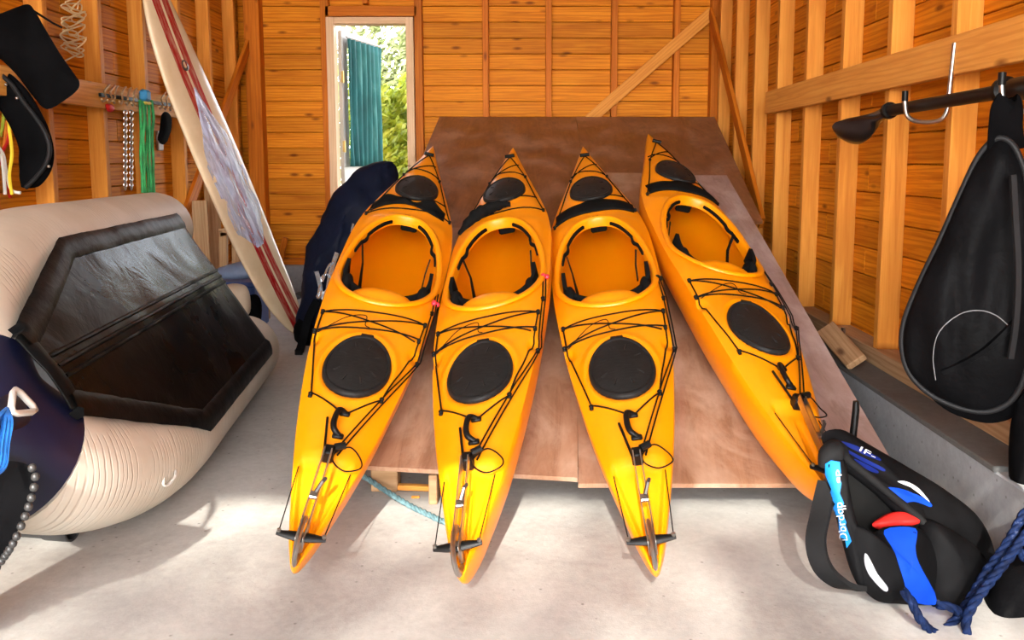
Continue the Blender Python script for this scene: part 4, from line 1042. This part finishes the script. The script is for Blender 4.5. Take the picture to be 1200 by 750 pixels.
for Y, r_ in ((pB.y-.02, .034), (2.68, .044)):
    s_ = (Y-pA.y)/(pB.y-pA.y); c_ = pA.lerp(pB, s_); obj('drip_ring', tube([c_-dirp*.016, c_-dirp*.010, c_+dirp*.010, c_+dirp*.016], [r_*.8, r_, r_, r_*.8], 18), M_blk, pd, 40)
obj('grip', tube([pA.lerp(pB, .33), pA.lerp(pB, .36), pA.lerp(pB, .50), pA.lerp(pB, .515)], [.036, .038, .036, .024], 14), M_blk, pd, 50)

YK = 2.58
def rs(x, y, d=0): return atY(x, y, YK + (1130-x)*.0012 + d)
sk2 = empty('spray_skirt', rs(1130, 490)); tag(sk2, 'large black spray skirt hanging by its strap from the paddle hook on the right', 'spray skirt')
so_ = [(1163, 165), (1178, 163), (1192, 178), (1203, 215), (1206, 290), (1206, 370), (1203, 430), (1188, 466), (1160, 482), (1125, 478), (1090, 462), (1066, 438), (1057, 408), (1060, 375), (1078, 330), (1102, 280), (1125, 228), (1145, 186)]
obj('skirt_panel', pillow([rs(*p) for p in so_], .12, 4, rings=16, wrinkle=.075, wscale=11, power=3, center=rs(1135, 370), vert=.22), M_neo2, sk2, 60)
obj('edge_piping', tube(spline([rs(*p, -.006) for p in so_], 5, True), .009, 8, True), M_seam, sk2, 60)
ob = [(1168, 175), (1200, 190), (1216, 240), (1220, 340), (1216, 440), (1196, 482), (1170, 495), (1140, 493), (1105, 478), (1085, 450), (1100, 380), (1130, 280), (1150, 210)]
obj('back_layer', pillow([rs(*p, .09) for p in ob], .07, 4, power=3), M_neo, sk2, 60)
zb = [rs(*p, -.072) for p in ((1187, 205), (1190, 260), (1193, 320), (1190, 380), (1184, 420))]
obj('zip', strip(spline(zb, 6), .016, .010, (1, 0, 0)), M_seam, sk2, 60)
_pan = [o for o in sk2.children if o.name.startswith('skirt_panel')][0]
def bvh_of(objs):
    from mathutils.bvhtree import BVHTree
    V, F = [], []
    for o in objs:
        T = o.parent.matrix_basis @ o.matrix_basis if o.parent else o.matrix_basis; n = len(V)
        V += [T @ v.co for v in o.data.vertices]; F += [tuple(i+n for i in p.vertices) for p in o.data.polygons]
    return BVHTree.FromPolygons(V, F)
def hit(bvh, x, y, off):
    d = ray(x, y).normalized(); loc, nr, i, dist = bvh.ray_cast(_C, d)
    if loc is None: return None
    if nr.dot(d) > 0: nr = -nr
    return loc + nr*off
def seamline(bvh, px, off, r):
    P = [hit(bvh, p.x, p.y, off) for p in spline([(x, y, 0) for x, y in px], 8)]; P = [p for p in P if p is not None]
    return tube(P, r, 5)
def patch(bvh, px, off, rings=5, smooth_=4, thick=.003):
    O = spline([(x, y, 0) for x, y in px], smooth_, True) if smooth_ else [Vector((x, y, 0)) for x, y in px]
    n = len(O); c_ = sum(O, Vector())/n; V, F = [], []; ok = {}
    for k in range(rings+1):
        for i in range(n):
            q = O[i].lerp(c_, k/rings*.999); h = hit(bvh, q.x, q.y, off); ok[len(V)] = h is not None; V.append(h or Vector((0, 0, 0)))
    for k in range(rings):
        for i in range(n):
            f = (k*n+i, k*n+(i+1) % n, (k+1)*n+(i+1) % n, (k+1)*n+i)
            if all(ok[j] for j in f): F.append(f)
    us = sorted(set(j for f in F for j in f)); rm = {j: i for i, j in enumerate(us)}
    return [V[j] for j in us], [tuple(rm[j] for j in f) for f in F]
bv = bvh_of([_pan])
M_thread = plain('grey_thread', (.16, .16, .17, 1), .6)
obj('stitching', seamline(bv, ((1097, 445), (1094, 420), (1098, 395), (1110, 378), (1130, 366), (1150, 364), (1168, 370), (1182, 382)), .002, .0016), M_thread, sk2, 60)
obj('pocket_fold', seamline(bv, ((1105, 436), (1130, 425), (1155, 410), (1175, 392), (1190, 376)), .000, .012), M_neo2, sk2, 60)
obj('hanging_strap', strip(spline([rs(1168, 172), rs(1169, 150, -.01), rs(1172, 128, -.0), rs(1180, 118, .02), rs(1188, 128, .05), rs(1188, 150, .05), rs(1192, 175, .05)], 6), .060, .006, (1, .25, 0)), M_neo, sk2, 60)

# ------------------------------------------------------------------ BACKPACK on the floor at the right
pk = empty('backpack', atZ(1070, 700, 0)); tag(pk, 'open black backpack with blue panels and cyan lettering, leaning on the footing', 'backpack')
M_pk = plain('backpack_black', (.0035, .0035, .004, 1), .65, spec=0.07, var=.35, vs_=9, bump=.3, bs=22, bd=.006)
M_pkg = plain('backpack_grey', (.010, .010, .0105, 1), .7, var=.3, bump=.3, bs=30, spec=0.08)
M_pkblue = plain('royal_blue_cloth', (.003, .045, .42, 1), .6, var=.15, spec=.15); M_pknavy = plain('dark_blue_print', (.004, .012, .11, 1), .55, spec=.1)
M_cyan = plain('cyan_print', (.008, .16, .52, 1), .5, var=.1, spec=.15); M_wh = plain('white_print', (.55, .56, .58, 1), .5, var=.05); M_sil = plain('silver_grey_cloth', (.26, .26, .29, 1), .5)
def pp(x, y, Y): return atY(x, y, Y)
def pq(x, y, Y): return atY(x, y, 2.36 + (x-965)*.0006 - .10 + (Y-2.5)*.55)
back = obj('back_panel', pillow([pq(*p) for p in ((963, 509, 2.80), (985, 503, 2.80), (1012, 517, 2.82), (1060, 545, 2.80), (1105, 572, 2.74), (1145, 604, 2.66), (1164, 640, 2.58), (1168, 680, 2.50), (1140, 712, 2.42), (1100, 700, 2.44), (1085, 640, 2.50), (1040, 588, 2.60), (990, 548, 2.68), (970, 530, 2.74))], .09, 4, wrinkle=.01, wscale=9), M_pk, pk, 60)
under = obj('inner_lining', pillow([pq(*p) for p in ((985, 545, 2.74), (1040, 580, 2.72), (1100, 620, 2.68), (1150, 650, 2.62), (1140, 705, 2.52), (1060, 700, 2.56), (1010, 680, 2.60), (985, 620, 2.68))], .06, 4), M_pad, pk, 60)
front = obj('front_panel', pillow([pq(*p) for p in ((1000, 640, 2.42), (1005, 615, 2.44), (1020, 625, 2.44), (1040, 617, 2.46), (1075, 618, 2.46), (1100, 640, 2.46), (1118, 668, 2.44), (1112, 700, 2.38), (1095, 711, 2.35), (1060, 708, 2.35), (1030, 705, 2.35), (1012, 690, 2.37), (1003, 665, 2.40))], .10, 4, wrinkle=.012, wscale=8), M_pk, pk, 60)
side = obj('side_panel', pillow([pq(*p) for p in ((966, 540, 2.66), (975, 530, 2.66), (990, 540, 2.62), (996, 575, 2.56), (1004, 610, 2.48), (1018, 640, 2.42), (1022, 675, 2.38), (1010, 690, 2.37), (998, 672, 2.42), (988, 640, 2.48), (978, 600, 2.56), (970, 570, 2.62))], .06, 4), M_pk, pk, 60)
obj('rolled_rim', tube(spline([pq(*p) for p in ((967, 548, 2.68), (972, 533, 2.68), (984, 530, 2.68), (995, 540, 2.66), (1020, 560, 2.62), (1050, 585, 2.57), (1075, 605, 2.52), (1090, 622, 2.47))], 6), [.02, .022, .024, .026, .028, .030, .032, .034, .036, .036, .036, .034, .03, .026, .022, .018, .015, .013] + [.012]*25, 10), M_pkg, pk, 60)
body2 = obj('lower_pouch', pillow([pq(*p) for p in ((1080, 610, 2.50), (1105, 615, 2.50), (1140, 640, 2.46), (1158, 672, 2.42), (1140, 708, 2.34), (1105, 716, 2.30), (1085, 700, 2.34), (1078, 655, 2.44))], .13, 4, wrinkle=.015), M_pk, pk, 60)
obj('red_cloth', pillow([pq(*p) for p in ((1022, 614, 2.56), (1045, 600, 2.58), (1072, 602, 2.54), (1080, 612, 2.50), (1055, 620, 2.52), (1035, 622, 2.54))], .04, 4, wrinkle=.01, wscale=20), M_rr, pk, 60)
obj('shoulder_strap', strip(spline([pq(970, 565, 2.64), pq(962, 600, 2.58), pq(956, 635, 2.50), pq(964, 665, 2.44), pq(985, 684, 2.40), pq(1010, 690, 2.38)], 8), .055, .014, [Vector((.7, -.6, .2)) for _ in range(41)]), M_pkg, pk, 60)
bva = bvh_of([back]); bvf = bvh_of([front, side, body2]); bvs = bvh_of([side])
for nm, bvx, px, m in (('blue_panel', bvf, ((1036, 622), (1072, 620), (1072, 640), (1076, 660), (1098, 702), (1088, 708), (1066, 700), (1056, 672), (1048, 648)), M_pkblue),
                  ('silver_flash', bvf, ((1014, 648), (1020, 656), (1028, 672), (1040, 688), (1036, 692), (1022, 678), (1014, 662)), M_sil),
                  ('blue_flash', bva, ((1036, 572), (1058, 574), (1078, 582), (1090, 590), (1089, 594), (1070, 588), (1052, 590)), M_pkblue),
                  ('blue_print', bva, ((986, 517), (1004, 523), (1028, 536), (1030, 540), (1008, 531), (990, 522)), M_pknavy),
                  ('blue_print', bva, ((988, 525), (1006, 534), (1034, 548), (1034, 552), (1012, 542), (992, 530)), M_pknavy),
                  ('blue_print', bva, ((1000, 538), (1014, 544), (1028, 552), (1026, 555), (1010, 548)), M_pknavy),
                  ('white_flash', bva, ((1051, 564), (1062, 565), (1076, 573), (1089, 589), (1074, 577), (1062, 569)), M_wh),
                  ('cyan_print', bvs, ((968, 544), (974, 540), (984, 542), (985, 552), (981, 556), (986, 566), (984, 578), (989, 590), (986, 598), (992, 612), (990, 622), (998, 634), (993, 642), (987, 640), (985, 628), (977, 622), (981, 612), (974, 600), (978, 590), (971, 578), (974, 566), (968, 556)), M_cyan)):
    g = patch(bvx, px, .003, smooth_=0 if nm == 'cyan_print' else 4)
    if g[1]: obj(nm, g, m, pk, 60)
def lettering(body, bvx, p0, p1, hgt, off, m, shear=0.0):
    fc = bpy.data.curves.new('letters', 'FONT'); fc.body = body; fc.size = 1; fo_ = bpy.data.objects.new('letters', fc); COL.objects.link(fo_)
    me = bpy.data.meshes.new_from_object(fo_); bpy.data.objects.remove(fo_)
    xs = [v.co.x for v in me.vertices]; x0, x1 = min(xs), max(xs); p0 = Vector((*p0, 0)); p1 = Vector((*p1, 0)); d = (p1-p0); up = Vector((d.y, -d.x, 0)).normalized()*hgt
    V = []
    for v in me.vertices:
        q = p0 + d*((v.co.x-x0)/(x1-x0)) + up*(v.co.y/.7); h = hit(bvx, q.x, q.y, off); V.append(h)
    F = [tuple(p.vertices) for p in me.polygons if all(V[i] is not None for i in p.vertices)]
    us = sorted(set(j for f in F for j in f)); rm = {j: i for i, j in enumerate(us)}
    return [V[j] for j in us], [tuple(rm[j] for j in f) for f in F]
for body, bvx, p0, p1, h, m in (('Dbrdqp', bvs, (994, 633), (987, 588), 8, M_wh), ('ep', bvs, (984.5, 566), (983, 551), 6, M_wh), ('IF-', bva, (1006, 528), (1024, 538), 5, M_wh)):
    g = lettering(body, bvx, p0, p1, h, .0055, m)
    if g[1]: obj('lettering', g, m, pk, 0)
# black stick/antenna by the pack: paddle handle tip
hs = obj('tool_handle', tube([pp(1003, 470, 2.95), pp(1003, 480, 2.95), pp(1000, 508, 2.93), pp(999, 530, 2.92)], [.010, .013, .013, .012], 10), M_blk, None, 60); tag(hs, 'black handle standing upright behind the backpack', 'handle')

# second black bag and the blue rope at the lower right corner
bg2 = empty('black_bag', atZ(1180, 740, 0)); tag(bg2, 'black soft bag in the lower right corner under the blue rope', 'bag')
obj('bag_body', pillow([pp(*p) for p in ((1168, 650, 2.40), (1185, 622, 2.42), (1205, 605, 2.42), (1245, 620, 2.40), (1260, 690, 2.30), (1240, 752, 2.20), (1190, 752, 2.18), (1160, 748, 2.18), (1150, 720, 2.24), (1156, 685, 2.32))], .16, 4, wrinkle=.02), M_neo2, bg2, 60)
obj('bag_base', pillow([pp(*p) for p in ((1085, 695, 2.36), (1110, 700, 2.34), (1150, 720, 2.26), (1170, 745, 2.20), (1130, 752, 2.18), (1100, 738, 2.22), (1088, 715, 2.30))], .06, 4), M_neo, bg2, 60)
cs = obj('instrument_case', pillow([pp(*p) for p in ((1188, 668, 2.52), (1185, 585, 2.53), (1184, 520, 2.54), (1190, 475, 2.55), (1208, 458, 2.55), (1226, 475, 2.54), (1232, 590, 2.52), (1226, 668, 2.50), (1206, 676, 2.50))], .09, 4, power=4), M_neo, None, 60); tag(cs, 'black padded case standing at the right edge above the blue rope', 'case')
t = NT('blue_rope'); nz = t.noise(t.coord(), 55, 3, .6); t.base(t.ramp(nz, [(.35, (.002, .005, .020, 1)), (.62, (.005, .014, .055, 1)), (.82, (.09, .11, .18, 1))]), .7, 0, .1); M_brope = t.m
for pl, lab in ((((1215, 570, 2.24), (1198, 605, 2.22), (1178, 640, 2.20), (1155, 672, 2.18), (1137, 702, 2.16), (1118, 728, 2.15), (1098, 742, 2.12), (1080, 728, 2.10), (1068, 705, 2.12), (1058, 692, 2.14)), 'navy blue laid rope hanging at the right corner and looping onto the backpack'),
                (((1225, 585, 2.21), (1206, 620, 2.18), (1185, 650, 2.16), (1160, 682, 2.14), (1142, 706, 2.12), (1133, 725, 2.11), (1134, 745, 2.10), (1150, 762, 2.10)), 'navy blue laid rope beside it, falling straight to the floor'),
                (((1098, 708, 2.13), (1115, 712, 2.12), (1130, 718, 2.15), (1145, 700, 2.19), (1170, 660, 2.22), (1190, 644, 2.24), (1215, 642, 2.24)), 'navy blue laid rope crossing behind the other two at the right corner')):
    rw_ = [pp(*p) for p in pl]
    if pl[0][0] > 1200: rw_ = [Vector((1.61, 2.42, 1.02)), Vector((1.52, 2.36, .80))] + rw_
    elif pl[-1][0] > 1200: rw_ = rw_ + [Vector((1.50, 2.30, .62)), Vector((1.61, 2.40, 1.0))]
    o = obj('rope', rope(spline(rw_, 8), .0125), M_brope, None, 60); tag(o, lab, 'rope', 'navy blue ropes in the lower right corner')

# bits on the right ledge
a = atX(970, 375, 1.52); o = lumber('wood_offcut', atX(968, 385, 1.50), atX(1004, 425, 1.50), .10, .03, (-.6, 0, .8), M_scrap, None); tag(o, 'rough wood offcut lying on the concrete ledge beside the ramp', 'wood')
o = obj('metal_bracket', joing(box(atX(988, 394, 1.60), (.012, .03, .09), .002), box(atX(988, 402, 1.59), (.03, .03, .010), .002)), M_steel, None, 0); tag(o, 'small steel bracket on the ledge by the wood offcut', 'bracket')
